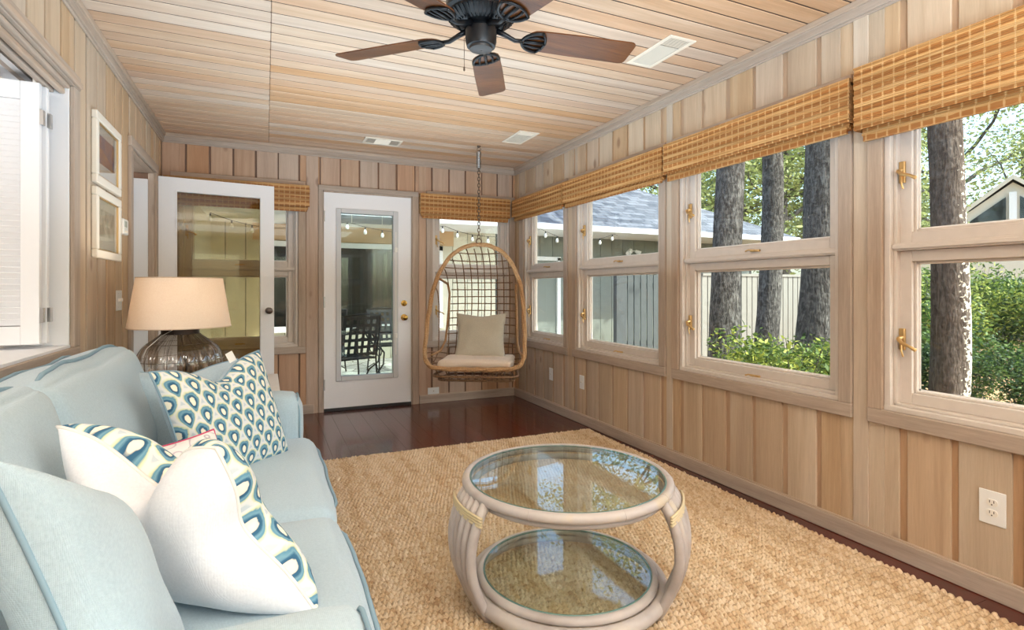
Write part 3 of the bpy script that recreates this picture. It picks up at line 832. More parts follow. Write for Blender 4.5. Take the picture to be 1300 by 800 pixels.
# near white-backed pillow
C1, C2, C3 = Vector((-.376, 1.39, .85)), Vector((-.09, 1.178, .83)), Vector((.08, 1.16, .50))
C4 = C1 + C3 - C2; cc = (C1+C3)/2
U = (C2-C1)/2*1.06; V = (C2-C3)/2*1.06
pillow('throw_pillow', 'white-backed pillow with teal feather print on its other side, mid sofa', 'pillow', cc, -U, V, .10, ('peacock_print', 'pillow_white'), 'throw pillows on the sofa', chop=(.60, 0, 0, .22), piping='piping_white', seed=8, bulge=.16, pinch=.06, n=48)
# pink-trimmed pillow peeking out
pillow('throw_pillow', 'white and grey patterned pillow edged in pink, only its corner showing between the others', 'pillow', (-.225, 1.88, .575), (.115, .10, .0), (-.045, .02, .11), .055, ('scroll_print', 'scroll_print'), 'throw pillows on the sofa', piping='pink_trim', seed=11)
# big near blue pillow
pillow('throw_pillow', 'large solid light blue pillow nearest the camera against the near sofa arm', 'pillow', (-.225, .97, .69), (.015, .15, -.075), (-.06, 0, .185), .075, ('pillow_blue', 'pillow_blue'), 'throw pillows on the sofa', piping='piping_blue', seed=14, chop=(.0, 0, 0, 0))

# ---- side table
r = thing('side_table', 'white painted side table under the glass lamp at the end of the sofa', 'table', (-.32, 3.42, 0))
m = MB(r.location); m.box(-.72, .07, 3.10, 3.78, .575, .60); m.build('tabletop', 'table_white', r, bevel=.006)
m = MB(r.location); m.box(-.70, .05, 3.12, 3.135, .50, .575); m.box(-.70, .05, 3.745, 3.76, .50, .575); m.box(-.70, -.685, 3.135, 3.745, .50, .575); m.box(.035, .05, 3.135, 3.745, .50, .575)
m.build('apron', 'table_white', r, bevel=.003)
m = MB(r.location); m.box(-.68, .03, 3.14, 3.74, .14, .16); m.build('shelf', 'table_white', r, bevel=.003)
for x in (-.68, .03):
    for y in (3.14, 3.74):
        m = MB(r.location); m.prism([(x-.022, y-.022, .575), (x+.022, y-.022, .575), (x+.022, y+.022, .575), (x-.022, y+.022, .575)], (0, 0, .575), (0, 0, 0)); m.build('leg', 'table_white', r, bevel=.003)
r = thing('succulent_sprig', 'tiny green sprig lying on the white side table', 'plant', (-.03, 3.3, .60))
m = MB(r.location); m.tube([(-.03, 3.30, .604), (-.02, 3.31, .612), (0, 3.315, .613)], .002, 5)
for k in range(9):
    a = k*2.4; c = Vector((-.025+.010*math.cos(a), 3.305+.012*math.sin(a), .612+.002*k)); m.lathe([(0, -.011), (.006, -.004), (.007, .003), (0, .010)], c, 8, (math.cos(a), math.sin(a), .6))
m.build('leaves', 'leaf_small', r, smooth=True)

# ---- lamp
LC = Vector((-.42, 3.40, .60)); r = thing('table_lamp', 'table lamp with a ribbed smoky glass base and tapered linen shade', 'lamp', LC)
prof = [(.085, .004), (.125, .012), (.168, .045), (.197, .095), (.204, .145), (.196, .19), (.172, .232), (.13, .268), (.098, .292), (.082, .31)]
rib = lambda th, z: 1 - .09*(1-abs(math.sin(th*9)))**1.5*(1 if z > .03 else .2)
def smooth_prof(p, k=5):
    o = []
    for i in range(len(p)-1):
        p0 = p[max(i-1, 0)]; p1 = p[i]; p2 = p[i+1]; p3 = p[min(i+2, len(p)-1)]
        for j in range(k):
            t = j/k
            o.append(tuple(.5*((2*b)+(-a+c)*t+(2*a-5*b+4*c-d)*t*t+(-a+3*b-3*c+d)*t**3) for a, b, c, d in zip(p0, p1, p2, p3)))
    return o + [p[-1]]
m, nt, out = nmat('smoky_glass')
lw = N(nt, 'LayerWeight', ins={'Blend': .5}).outputs['Facing']
t = N(nt, 'BsdfTransparent'); nt.links.new(ramp(nt, lw, [(0., (244, 240, 236)), (.7, (226, 220, 214)), (1., (170, 160, 154))]), t.inputs[0])
gl = N(nt, 'BsdfGlossy', ins={'Roughness': .04})
m2 = N(nt, 'MixShader', ins={0: math_(nt, 'MULTIPLY_ADD', math_(nt, 'POWER', lw, 2.), .7, .14)}); nt.links.new(t.outputs[0], m2.inputs[1]); nt.links.new(gl.outputs[0], m2.inputs[2])
nt.links.new(m2.outputs[0], out.inputs[0]); MATS['smoky_glass'] = m
mb = MB(LC); sp = smooth_prof(prof); vs = []; seg = 144
for rr_, z in sp:
    for k in range(seg):
        th = 2*PI*k/seg; q = rr_*rib(th, z); vs.append(LC + Vector((q*math.cos(th), q*math.sin(th), z)))
n_ = len(sp); fs = [(i*seg+k, i*seg+(k+1) % seg, (i+1)*seg+(k+1) % seg, (i+1)*seg+k) for i in range(n_-1) for k in range(seg)]; 
fs.append(tuple(range(seg))[::-1])
mb.add(vs, fs); mb.build('glass_base', 'smoky_glass', r, smooth=True)
for z, rad in ((.252, .155), (.165, .207), (.075, .192)):
    mb = MB(LC); mb.tube([LC + Vector((rad*math.cos(2*PI*k/60), rad*math.sin(2*PI*k/60), z)) for k in range(60)], .0013, 5, closed=True); mb.build('wire_band', 'aged_metal', r, smooth=True)
for k in range(18):
    th = 2*PI*(k+.5)/18 + PI/18
    mb = MB(LC); mb.tube([LC + Vector(((q+.003)*math.cos(th), (q+.003)*math.sin(th), z)) for q, z in sp[4:]], .0011, 5); mb.build('wire_rib', 'aged_metal', r, smooth=True)
mb = MB(LC); mb.lathe([(.086, .300), (.090, .302), (.090, .332), (.084, .335), (.02, .337)], LC, 40); auto_smooth(mb.build('collar', flat('bronze_dark', (74, 62, 60), .4, .6), r))
mb = MB(LC); mb.lathe([(.012, .335), (.012, .40), (.018, .402), (.018, .45), (0, .452)], LC, 16); auto_smooth(mb.build('socket', 'bronze_brass', r))
mb = MB(LC); mb.lathe([(.078, .336), (.078, .342), (0, .343)], LC, 40); mb.build('cap_plate', 'bronze_brass', r)
mb = MB(LC)
rp, zb_, zt_ = (.243, .203), .338, .603
prof_s = [(.243, .338), (.2425, .343), (.2035, .598), (.203, .603), (.2005, .603), (.201, .598), (.240, .343), (.2405, .338), (.243, .338)]
mb.lathe(prof_s, LC, 72); auto_smooth(mb.build('lamp_shade', 'lamp_linen', r))
mb = MB(LC); mb.tube([LC + Vector((.202*math.cos(2*PI*k/48), .202*math.sin(2*PI*k/48), .602)) for k in range(48)], .0028, 6, closed=True); mb.build('shade_trim', flat('trim_linen', (206, 186, 166), .8), r); mb = MB(LC)
mb.tube([LC + Vector((.2425*math.cos(2*PI*k/48), .2425*math.sin(2*PI*k/48), .339)) for k in range(48)], .0028, 6, closed=True); mb.build('shade_trim', 'trim_linen', r)
mb = MB(LC)
for k in range(3):
    a = 2*PI*k/3; mb.tube([LC + Vector((0, 0, .56)), LC + Vector((.2*math.cos(a), .2*math.sin(a), .59))], .002, 5)
mb.tube([LC+Vector((0, 0, .45)), LC+Vector((0, 0, .57))], .004, 6); mb.build('shade_spider', 'aged_metal', r)
mb = MB(LC); mb.tube([LC+Vector(p) for p in ((-.02, -.08, .33), (-.07, -.12, .30), (-.13, -.14, .24), (-.19, -.10, .10), (-.21, -.05, .004), (-.28, .0, .004))], .0016, 6); mb.build('power_cord', 'piping_white', r, smooth=True)

# ---- coffee table
CT = Vector((1.02, 1.745, .012)); r = thing('coffee_table', 'round whitewashed rattan coffee table with glass top and glass lower shelf on the jute rug', 'table', CT)
def ringpts(R, z, n=72, a0=0, a1=2*PI): return [CT + Vector((R*math.cos(a0+(a1-a0)*k/n), R*math.sin(a0+(a1-a0)*k/n), z)) for k in range(n if a1-a0 > 6.28 else n+1)]
mb = MB(CT); mb.tube(ringpts(.371, .430), .0172, 14, closed=True); mb.build('top_rim', 'whitewash_cane', r, smooth=True)
mb = MB(CT); mb.tube(ringpts(.350, .400), .012, 10, closed=True); mb.build('top_support_ring', 'whitewash_cane', r, smooth=True)
mb = MB(CT); mb.lathe([(.355, .436), (.357, .438), (.357, .444), (.355, .446), (0, .446)], CT, 96); mb.lathe([(0, .436), (.355, .436)], CT, 96); auto_smooth(mb.build('glass_top', 'table_glass', r))
mb = MB(CT); mb.tube([CT + Vector((.357*math.cos(2*PI*k/96), .357*math.sin(2*PI*k/96), .441)) for k in range(96)], .0042, 6, closed=True); mb.build('glass_edge', flat('glass_green', (96, 128, 120), .1, spec=.8), r, smooth=True)
for R, z, q, nm in ((.345, .055, .024, 'bottom_rim'), (.318, .085, .015, 'shelf_ring')):
    mb = MB(CT); mb.tube(ringpts(R, z), q, 14, closed=True); mb.build(nm, 'whitewash_cane', r, smooth=True)
mb = MB(CT); mb.lathe([(0, .093), (.306, .093), (.308, .096), (.306, .100), (0, .100)], CT, 96); auto_smooth(mb.build('shelf_glass', 'table_glass', r))
mb = MB(CT); mb.tube([CT + Vector((.307*math.cos(2*PI*k/96), .307*math.sin(2*PI*k/96), .0965)) for k in range(96)], .0038, 6, closed=True); mb.build('shelf_glass_edge', 'glass_green', r, smooth=True)
camang = -(.4284)                                # azimuth of the camera's right vector
for base_a in (math.radians(206)+camang, math.radians(-24)+camang):
    mb = MB(CT)
    for k in range(6):
        a = base_a + (k-2.5)*math.radians(5.3); pts = []
        for t in np.linspace(0, 1, 15):
            z = .420*(1-t) + .014*t
            R = .374 + .058*math.sin(PI*t**.85) - .035*t**2
            tw = (k-2.5)*math.radians(-2.1)*t**1.5
            pts.append(CT + Vector((R*math.cos(a+tw), R*math.sin(a+tw), z)))
        mb.tube(pts, [.0170]*15, 12)
    mb.build('leg', 'whitewash_cane', r, smooth=True)
    mb = MB(CT)
    for z in (.375, .384, .393, .402):
        pts = []
        for k in range(17):
            a = base_a + math.radians(-18 + 36*k/16); pts.append(CT + Vector((.4165*math.cos(a), .4165*math.sin(a), z-.008)))
        mb.tube(pts, .0048, 6)
    mb.build('cane_binding', 'cane_binding', r, smooth=True)
for az in (40, 115, 140, 222, 268, 300, 330):
    a = math.radians(az); mb = MB(CT); c = CT + Vector((.371*math.cos(a), .371*math.sin(a), .430)); tdir = Vector((-math.sin(a), math.cos(a), 0))
    mb.lathe([(.0175, -.0016), (.0184, 0), (.0175, .0016)], c, 14, tdir); mb.build('rim_joint', 'whitewash_cane', r, smooth=True)

# ---- rug
def rug():
    x0, x1, y0, y1 = -.10, 2.335, .66, 3.73; ang = math.radians(-1.3)
    s = .0041; nx = int((x1-x0)/s); ny = int((y1-y0)/s)
    X, Y = np.meshgrid(np.linspace(x0, x1, nx), np.linspace(y0, y1, ny)); rng = np.random.default_rng(3)
    def vn(X, Y, sc, seed):                       # value noise
        r_ = np.random.default_rng(seed).random((256, 256)); a = X*sc; b = Y*sc; i = np.floor(a).astype(int); j = np.floor(b).astype(int); fa = a-i; fb = b-j
        fa = fa*fa*(3-2*fa); fb = fb*fb*(3-2*fb); g = lambda p, q: r_[p % 256, q % 256]
        return (g(i, j)*(1-fa)+g(i+1, j)*fa)*(1-fb)+(g(i, j+1)*(1-fa)+g(i+1, j+1)*fa)*fb
    Yw = Y + .010*(vn(X, Y, 5, 1)-.5) + .006*(vn(X, Y, 22, 2)-.5); Xw = X + .010*(vn(X, Y, 8, 4)-.5)
    P, Q = .026, .0195
    row = np.floor(Yw/P); fy = Yw/P-row
    xx = Xw/Q + .5*(row % 2) + .4*fy
    colm = np.floor(xx); fx = xx-colm
    rk = np.random.default_rng(9).random((512, 512)); kn = rk[row.astype(int) % 512, colm.astype(int) % 512]
    rope = np.sin(PI*fy)**.7; seg_ = np.sin(PI*fx)**.55
    h = .0 + .025*rope*(.2+.8*seg_)*(.8+.3*kn) + .0015*vn(X, Y, 160, 7)
    edge = np.minimum(np.minimum(X-x0, x1-X), np.minimum(Y-y0, y1-Y)); h *= np.clip(edge/.010, 0.05, 1)
    h += .0
    # ragged right/back edges
    wig = .006*(vn(X, Y, 38, 12)-.5); Xo = X + wig; Yo = Y + wig
    cx, cy = (x0+x1)/2, (y0+y1)/2; ca, sa = math.cos(ang), math.sin(ang)
    px = (Xo-cx)*ca - (Yo-cy)*sa; py = (Xo-cx)*sa + (Yo-cy)*ca
    co = np.stack([px, py, h], -1).reshape(-1, 3).astype(np.float32)
    me = bpy.data.meshes.new('jute_rug'); idx = np.arange(nx*ny).reshape(ny, nx)
    q = np.stack([idx[:-1, :-1], idx[:-1, 1:], idx[1:, 1:], idx[1:, :-1]], -1).reshape(-1, 4)
    me.vertices.add(nx*ny); me.vertices.foreach_set('co', co.ravel()); me.loops.add(q.size); me.loops.foreach_set('vertex_index', q.ravel().astype(np.int32))
    me.polygons.add(len(q)); me.polygons.foreach_set('loop_start', np.arange(0, q.size, 4, dtype=np.int32)); me.update(calc_edges=True)
    me.polygons.foreach_set('use_smooth', np.ones(len(q), bool))
    at = me.attributes.new('knot', 'FLOAT', 'POINT'); at.data.foreach_set('value', kn.ravel().astype(np.float32))
    me.materials.append(MATS['jute']); o = bpy.data.objects.new('jute_rug', me); COL.objects.link(o); o.location = (cx, cy, .001)
    tag(o, 'chunky woven natural jute area rug covering the middle of the dark floor', 'rug')
rug()

# ---- hanging egg chair
def egg_chair():
    O = Vector((1.715, 4.495, 0)); ya = math.atan2(-O.y, -O.x) - math.radians(8)   # facing direction
    f = Vector((math.cos(ya), math.sin(ya), 0)); rt = Vector((-f.y, f.x, 0))      # right as seen from inside = viewer's... keep viewer-right:
    vr = Vector((f.y, -f.x, 0)) if Vector((f.y, -f.x, 0)).dot(Vector((.91, -.415, 0))) > 0 else rt
    W = lambda x, y, z: O + vr*x - f*y + Vector((0, 0, z))         # y = depth away from the opening
    r = thing('hanging_chair', 'egg-shaped woven rattan hanging chair suspended from the ceiling in the far corner', 'chair', O + Vector((0, 0, .33)))
    L = r.location
    K = 1/146.
    half = [(0, 1.545), (.055, 1.543), (.115, 1.527), (.19, 1.492), (.26, 1.43), (.322, 1.335), (.367, 1.23), (.395, 1.12), (.413, .98), (.424, .84), (.428, .70), (.430, .60), (.418, .54), (.385, .492), (.33, .470), (.22, .462), (.10, .460), (0, .460)]
    out = half + [(-x, z) for x, z in half[-2:0:-1]]
    out = [Vector((x, 0, z)) for x, z in out]
    # dense outline (Catmull-Rom closed)
    den = []; n = len(out)
    for i in range(n):
        a, b, c, d = out[i-1], out[i], out[(i+1) % n], out[(i+2) % n]
        for j in range(6):
            t = j/6; den.append(.5*((2*b)+(c-a)*t+(2*a-5*b+4*c-d)*t*t+(3*b-a-3*c+d)*t**3))
    def ry(z): return -.27 + .33*max(0, (z-.46)/1.085)**1.0 + .03         # rim leans back towards the top
    rim = [W(p.x, ry(p.z) + .22*0, p.z) for p in den]
    mb = MB(L)
    N_ = len(rim)
    for s in range(3):
        pts = []
        for i, p in enumerate(rim):
            cdir = (p - W(0, ry(.95), .95)).normalized(); ph = 2*PI*s/3 + i*.22
            pts.append(p + cdir*.009*math.cos(ph) - f*.009*math.sin(ph))
        mb.tube(pts, .0125, 8, closed=True)
    mb.build('rim', 'rattan_rim', r, smooth=True)
    zc = .93
    def halfw(z):
        best = None
        for a, b in zip(half, half[1:]):
            if (a[1]-z)*(b[1]-z) <= 0 and abs(a[1]-b[1]) > 1e-6: t = (z-a[1])/(b[1]-a[1]); best = max(best or 0, a[0]+(b[0]-a[0])*t)
        return best or .0
    def rho(x, z):
        d = Vector((x, z-zc)); l = d.length
        if l < 1e-6: return 0
        d /= l; lo = 0
        R = 10
        for i in range(n):
            p, q = out[i], out[(i+1) % n]
            ax, az, bx, bz = p.x, p.z-zc, q.x, q.z-zc
            den_ = d.x*(bz-az) - d.y*(bx-ax)
            if abs(den_) < 1e-9: continue
            t = (ax*(bz-az) - az*(bx-ax))/den_; u = (ax*d.y - az*d.x)/den_
            if t > 0 and -1e-6 <= u <= 1+1e-6: R = min(R, t)
        return min(l/R, 1)
    D = .60
    def shell(x, z):
        q = rho(x, z); y = ry(z) + D*(1-q**3.4)**.55*(1 - .25*max(0, (z-1.0)/.55))
        zz = z - .10*max(0, (1-(z-.46)/.3))*min(1, (1-q**2.2)*2.2)           # basket bottom sags below the rim
        return W(x*(1-.08*max(0, .8-z)), y, zz)
    def hole(x, z): return abs(x) > .33 and .56 < z < 1.24
    wires = []
    for i in range(-6, 7):                          # uprights
        x = i*.064; zs = [p for p in np.linspace(.462, 1.542, 46) if abs(x) <= halfw(p)+.001]
        wires.append([shell(x, z) for z in zs])
    for z in list(np.arange(.50, .64, .045)) + list(np.arange(.66, 1.54, .068)):
        w_ = halfw(z); xs = np.sin(np.linspace(-PI/2, PI/2, 37))*w_
        seg_ = []
        for x in xs:
            if abs(x) > w_*.80 and .60 < z < 1.22:
                if len(seg_) > 1: wires.append(seg_)
                seg_ = []
            else: seg_.append(shell(x, z))
        if len(seg_) > 1: wires.append(seg_)
    mb = MB(L)
    for w_ in wires:
        if len(w_) > 1:
            # beaded wrap: alternating radius
            pts = []; rs = []
            for i in range(len(w_)-1):
                a, b = w_[i], w_[i+1]; k = max(1, int((b-a).length/.009))
                for j in range(k): pts.append(a.lerp(b, j/k)); rs.append(.0062 if len(pts) % 2 else .0042)
            pts.append(w_[-1]); rs.append(.004); mb.tube(pts, rs, 5)
    mb.build('woven_shell', 'rattan_wire', r, smooth=True)
    for s in (-1, 1):                              # side armholes
        pts = [shell(s*halfw(z)*k, z) for z, k in ((1.235, .985), (1.19, .86), (1.10, .80), (.95, .785), (.80, .78), (.68, .80), (.60, .86), (.565, .97))]
        fine = []
        for i in range(len(pts)-1):
            for j in range(5): fine.append(pts[i].lerp(pts[i+1], j/5))
        fine.append(pts[-1]); mb = MB(L); mb.tube(fine, .011, 8); mb.build('armhole_loop', 'rattan_rim', r, smooth=True)
    # base frame under the seat
    mb = MB(L)
    for zz, xx, y0, y1 in ((.352, .30, -.13, .20), (.392, .335, -.19, .24)):
        loop = [W(x, y, zz) for x, y in ((-xx, y0), (0, y0-.02), (xx, y0), (xx+.02, (y0+y1)/2), (xx-.04, y1), (0, y1+.03), (-xx+.04, y1), (-xx-.02, (y0+y1)/2))]
        fine = []; k = len(loop)
        for i in range(k):
            a, b, c, d = loop[i-1], loop[i], loop[(i+1) % k], loop[(i+2) % k]
            for j in range(6):
                t = j/6; fine.append(.5*((2*b)+(c-a)*t+(2*a-5*b+4*c-d)*t*t+(3*b-a-3*c+d)*t**3))
        mb.tube(fine, .011, 8, closed=True)
    for i in range(-4, 5):
        x = i*.075; mb.tube([W(x*1.1, -.235, .462), W(x*1.02, -.185, .395), W(x, -.12, .350), W(x, .05, .345), W(x, .2, .352), W(x, .25, .40)], .006, 6)
    mb.build('seat_frame', 'rattan_wire', r, smooth=True)
    top = W(0, ry(1.545), 1.575)
    mb = MB(L); mb.tube([top + vr*.024*math.cos(a) + Vector((0, 0, .024*math.sin(a))) for a in np.linspace(0, 2*PI, 21)[:-1]], .006, 8, closed=True); mb.build('hanging_ring', 'aged_metal', r, smooth=True)
    # cushion and pillow rest on it
    cp = W(0, -.01, .495)
    t_ = thing('seat_cushion', 'cream tufted seat pad on the hanging chair', 'cushion', cp)
    M = Matrix((vr, -f, Vector((0, 0, 1)))).transposed()
    o, fn = rcushion('pad', 'seat_pad', t_, cp, (.315, .22, .038), .032, puff=(.01, .01, .012), M=M, n=16, noise_amp=.010)
    for x in (-.16, 0, .16):
        for y in (-.1, .1):
            mb = MB(cp); mb.lathe([(0, 0), (.008, .002), (0, .006)], fn((x/.315, y/.22, 1)), 10); mb.build('tuft_button', 'seat_pad', t_)
    pc = W(.01, .13, .715)
    pl, _ = pillow('chair_pillow', 'square greyish beige linen pillow standing in the hanging chair', 'pillow', pc, vr*.235, Vector((0, 0, .205)) - f*.06, .06, ('linen_beige', 'linen_beige'), None, seed=21, pinch=.10, chop=(.06, 0, 0, 0))
    # chain and spring
    c = thing('hanging_chain', 'steel chain with coil spring holding the hanging chair from the ceiling', 'chain', (top.x, top.y, top.z+.03))
    L = c.location; z = top.z + .028; k = 0
    mb = MB(L)
    ztop = HC - .205
    while z < ztop:
        ax = vr if k % 2 == 0 else f
        mb.tube([Vector((top.x, top.y, z+.016)) + ax*.0115*math.cos(a) + Vector((0, 0, .019*math.sin(a))) for a in np.linspace(0, 2*PI, 15)[:-1]], .0036, 5, closed=True); z += .0290; k += 1
    mb.build('chain_links', 'aged_metal', c, smooth=True)
    mb = MB(L); zz = z-.005
    pts = [Vector((top.x + .020*math.cos(t*13*2*PI), top.y + .020*math.sin(t*13*2*PI), zz + t*.15)) for t in np.linspace(0, 1, 190)]
    mb.tube(pts, .0042, 6); mb.build('spring', 'steel', c, smooth=True)
    mb = MB(L); mb.tube([Vector((top.x, top.y, zz+.15)), Vector((top.x, top.y, HC-.035))], .0035, 6)
    mb.tube([Vector((top.x, top.y, HC-.03)) + vr*.016*math.cos(a) + Vector((0, 0, .014*math.sin(a))) for a in np.linspace(0, 2*PI, 15)[:-1]], .003, 6, closed=True)
    mb.lathe([(.012, -.012), (.016, 0)], (top.x, top.y, HC), 12); mb.build('ceiling_hook', 'aged_metal', c, smooth=True)
egg_chair()

# ---- ceiling fan
FC = Vector((.778, 2.0, HC)); r = thing('ceiling_fan', 'black ceiling fan with five brown wood blades', 'ceiling fan', FC)
mb = MB(FC); mb.lathe([(.075, 0), (.075, -.012), (.055, -.05), (.02, -.065), (.014, -.07)], FC, 32); auto_smooth(mb.build('canopy', 'black_metal', r))
mb = MB(FC); mb.lathe([(.013, -.06), (.013, -.10)], FC, 16); mb.build('downrod', 'black_metal', r)
mb = MB(FC); mb.lathe([(.02, -.09), (.09, -.098), (.125, -.115), (.138, -.14), (.138, -.19), (.145, -.196), (.145, -.205), (.132, -.212), (.132, -.218), (.105, -.245), (.07, -.252)], FC, 64); auto_smooth(mb.build('motor_housing', 'black_metal', r))
mb = MB(FC)
for k in range(40):
    a = 2*PI*k/40; p = Vector((math.cos(a), math.sin(a), 0)); t_ = Vector((-p.y, p.x, 0))
    mb.obox(FC + p*.112 + Vector((0, 0, -.236)), (p*.022 + Vector((0, 0, .016))), t_*.0028, Vector((0, 0, .004)))
mb.build('vent_fins', 'black_metal', r)
mb = MB(FC); mb.lathe([(.05, -.25), (.052, -.262), (.062, -.268), (.062, -.315), (.056, -.335), (.046, -.338)], FC, 40); auto_smooth(mb.build('switch_housing', 'black_metal', r))
mb = MB(FC); mb.lathe([(.047, -.336), (.045, -.346), (.036, -.349), (.005, -.349), (.004, -.3475), (0, -.3475)], FC, 40); auto_smooth(mb.build('bottom_cap', 'fan_cap', r))
mb = MB(FC); q = FC + Vector((-.055, .01, -.30)); mb.tube([q, q + Vector((-.012, 0, -.01)), q + Vector((-.012, 0, -.12))], .0012, 5); mb.lathe([(0, 0), (.004, .004), (.003, .018), (0, .02)], q + Vector((-.012, 0, -.14)), 8); mb.build('pull_chain', 'aged_metal', r)
fan_angles = [135.5, 63.5, -8.5, -80.5, 207.5]
zbl = -.285
for A in fan_angles:
    a = math.radians(A); p = Vector((math.cos(a), math.sin(a), 0)); t_ = Vector((-p.y, p.x, 0)); tilt = math.radians(-12)
    tt = t_*math.cos(tilt) + Vector((0, 0, math.sin(tilt))); up = p.cross(tt)
    def BP(s, w, h): return FC + Vector((0, 0, zbl)) + p*s + tt*w + up*h
    outl = []
    for k in range(9):
        b = PI/2 + PI*k/8; outl.append((.235 + .055*math.cos(b), .062*math.sin(b)))
    for s_, w_ in ((.40, -.068), (.58, -.070)): outl.append((s_, w_))
    for k in range(5):
        b = -PI/2 + (PI/2)*k/4; outl.append((.63 + .028*math.cos(b), -.046 + .025*math.sin(b)))
    for k in range(5):
        b = (PI/2)*k/4; outl.append((.63 + .028*math.cos(b), .046 + .025*math.sin(b)))
    outl += [(.58, .070), (.40, .068)]
    mb = MB(FC); mb.prism([BP(s_, w_, .0) for s_, w_ in outl], (0, 0, 0), up*.006)
    bl = mb.build('blade', 'blade_wood', r, bevel=.0015, seg=1)
    mb = MB(FC)
    pl_ = [BP(.175 + .055 - .055*math.cos(b), .060*math.sin(b)*(1), -.010) for b in np.linspace(-PI/2, PI/2, 17)]
    pl_ = [BP(.245 + .075*(-math.cos(b)), .058*math.sin(b), -.006) for b in np.linspace(-PI/2, PI/2, 17)]
    mb.tube(pl_, .0065, 8)
    mb.tube([BP(.245, -.058, -.006), BP(.262, -.03, -.006), BP(.268, 0, -.006), BP(.262, .03, -.006), BP(.245, .058, -.006)], .0055, 8)
    mb.tube([BP(.17, 0, -.006), BP(.268, 0, -.006)], .007, 8)
    mb.tube([BP(.175, -.02, -.006), BP(.225, -.03, -.006), BP(.26, -.028, -.006)], .005, 6); mb.tube([BP(.175, .02, -.006), BP(.225, .03, -.006), BP(.26, .028, -.006)], .005, 6)
    mb.tube([FC + p*.062 + Vector((0, 0, -.262)), FC + p*.10 + Vector((0, 0, -.275)), FC + p*.14 + Vector((0, 0, -.292)), BP(.175, 0, -.006)], [.012, .010, .009, .009], 8)
    mb.build('blade_bracket', 'black_metal', bl, smooth=True)

# ---- ceiling vents
def vent(x0, x1, y0, y1, label, along='y'):
    c = Vector(((x0+x1)/2, (y0+y1)/2, HC)); r = thing('ceiling_vent', label, 'vent', c, 'ceiling vents')
    m = MB(c); b = .022
    for q in ((x0, x0+b, y0, y1), (x1-b, x1, y0, y1), (x0+b, x1-b, y0, y0+b), (x0+b, x1-b, y1-b, y1)): m.box(*q, HC-.008, HC)
    m.build('frame', 'vent_cream', r, bevel=.003)
    m = MB(c); m.box(x0+b, x1-b, y0+b, y1-b, HC-.0015, HC-.0005); m.build('duct_opening', 'vent_grey', r)
    m = MB(c)
    if along == 'y':
        L_ = y1-y0-2*b; secs = [(y0+b, y0+b+L_*.28, 1), (y0+b+L_*.28, y1-b, 0)]
        for a, d, k in secs:
            if k == 1:
                y = a+.004
                while y < d-.004: m.obox(((x0+x1)/2, y, HC-.004), ((x1-x0)/2-b, 0, 0), (0, .0028, .002), (0, -.0008, .0011)); y += .0095
            else:
                x = x0+b+.004
                while x < x1-b-.003: m.obox((x, (a+d)/2, HC-.004), (.0024, 0, .002), (0, (d-a)/2, 0), (-.0008, 0, .001)); x += .0068
    else:
        L_ = x1-x0-2*b; secs = [(x0+b, x0+b+L_*.27), (x0+b+L_*.27, x1-b-L_*.27), (x1-b-L_*.27, x1-b)]
        for i, (a, d) in enumerate(secs):
            if i == 1:
                y = y0+b+.004
                while y < y1-b-.003: m.obox(((a+d)/2, y, HC-.004), ((d-a)/2, 0, 0), (0, .0024, .002), (0, -.0008, .001)); y += .0068
            else:
                x = a+.005
                while x < d-.004: m.obox((x, (y0+y1)/2, HC-.004), (.0028, 0, .002), (0, (y1-y0)/2-b, 0), (-.0008, 0, .001)); x += .0105
    m.build('louvers', 'vent_cream', r)
vent(1.873, 2.045, 2.157, 2.53, 'largest cream ceiling vent, nearest the fan by the right wall')
vent(1.885, 2.07, 3.975, 4.345, 'cream ceiling vent near the far right corner above the hanging chair')
vent(.77, 1.093, 4.685, 4.88, 'narrow cream ceiling vent in front of the closed white door', 'x')

# ---- wall plates
def outlet(T, a, z, w, h, label, kind='duplex', rot=False):
    c = Vector(T(a, 0, z)); r = thing('wall_outlet' if kind != 'switch' else 'light_switch', label, 'outlet' if kind != 'switch' else 'switch', c, 'white wall outlets' if kind != 'switch' else None)
    m = MB(c); m.box(a-w/2, a+w/2, -.005, 0, z-h/2, z+h/2, T); m.build('cover_plate', 'outlet_cream', r, bevel=.003)
    f = MB(c); s = MB(c)
    if kind == 'duplex':
        for dz in (-.0195, .0195):
            pts = []
            for k in range(20):
                t = 2*PI*k/20; pts.append(T(a + .0175*math.cos(t), -.0045, z+dz + max(-.0125, min(.0125, .0175*math.sin(t)))))
            q = Vector(T(a, -.0075, z)) - Vector(T(a, -.0045, z)); f.prism(pts, (0, 0, 0), q)
            s = MB(c)
            for da in (-.0065, .0065): s.box(a+da-.0012, a+da+.0012, -.0079, -.007, z+dz-.001, z+dz+.0085, T)
            s.lathe([(.0025, 0), (.0025, .0006), (0, .0007)], T(a, -.0073, z+dz-.0075), 10, Vector(T(a, -1, z))-Vector(T(a, 0, z)))
            s.build('slots', 'dark_slot', r)
        f.build('receptacle', 'plastic_white', r)
    elif kind == 'jack':
        f.box(a-.009, a+.009, -.009, -.004, z-.007, z+.007, T); f.build('jack', 'plastic_white', r); s.box(a-.004, a+.004, -.0095, -.008, z-.003, z+.004, T); s.build('socket_hole', 'vent_grey', r)
    else:
        for da in (-.023, .023):
            f = MB(c); f.box(a+da-.005, a+da+.005, -.018, -.004, z-.006, z+.012, T)
            f.build('toggle', 'plastic_white', r, bevel=.002)
        for da in (-.023, .023):
            for dz in (-.04, .04): s = MB(c); s.box(a+da-.002, a+da+.002, -.006, -.005, z+dz-.002, z+dz+.002, T); s.build('screw', 'steel', r)
    return r
outlet(TR, 1.073, .335, .082, .125, 'near white duplex outlet on the right wall below the largest window')
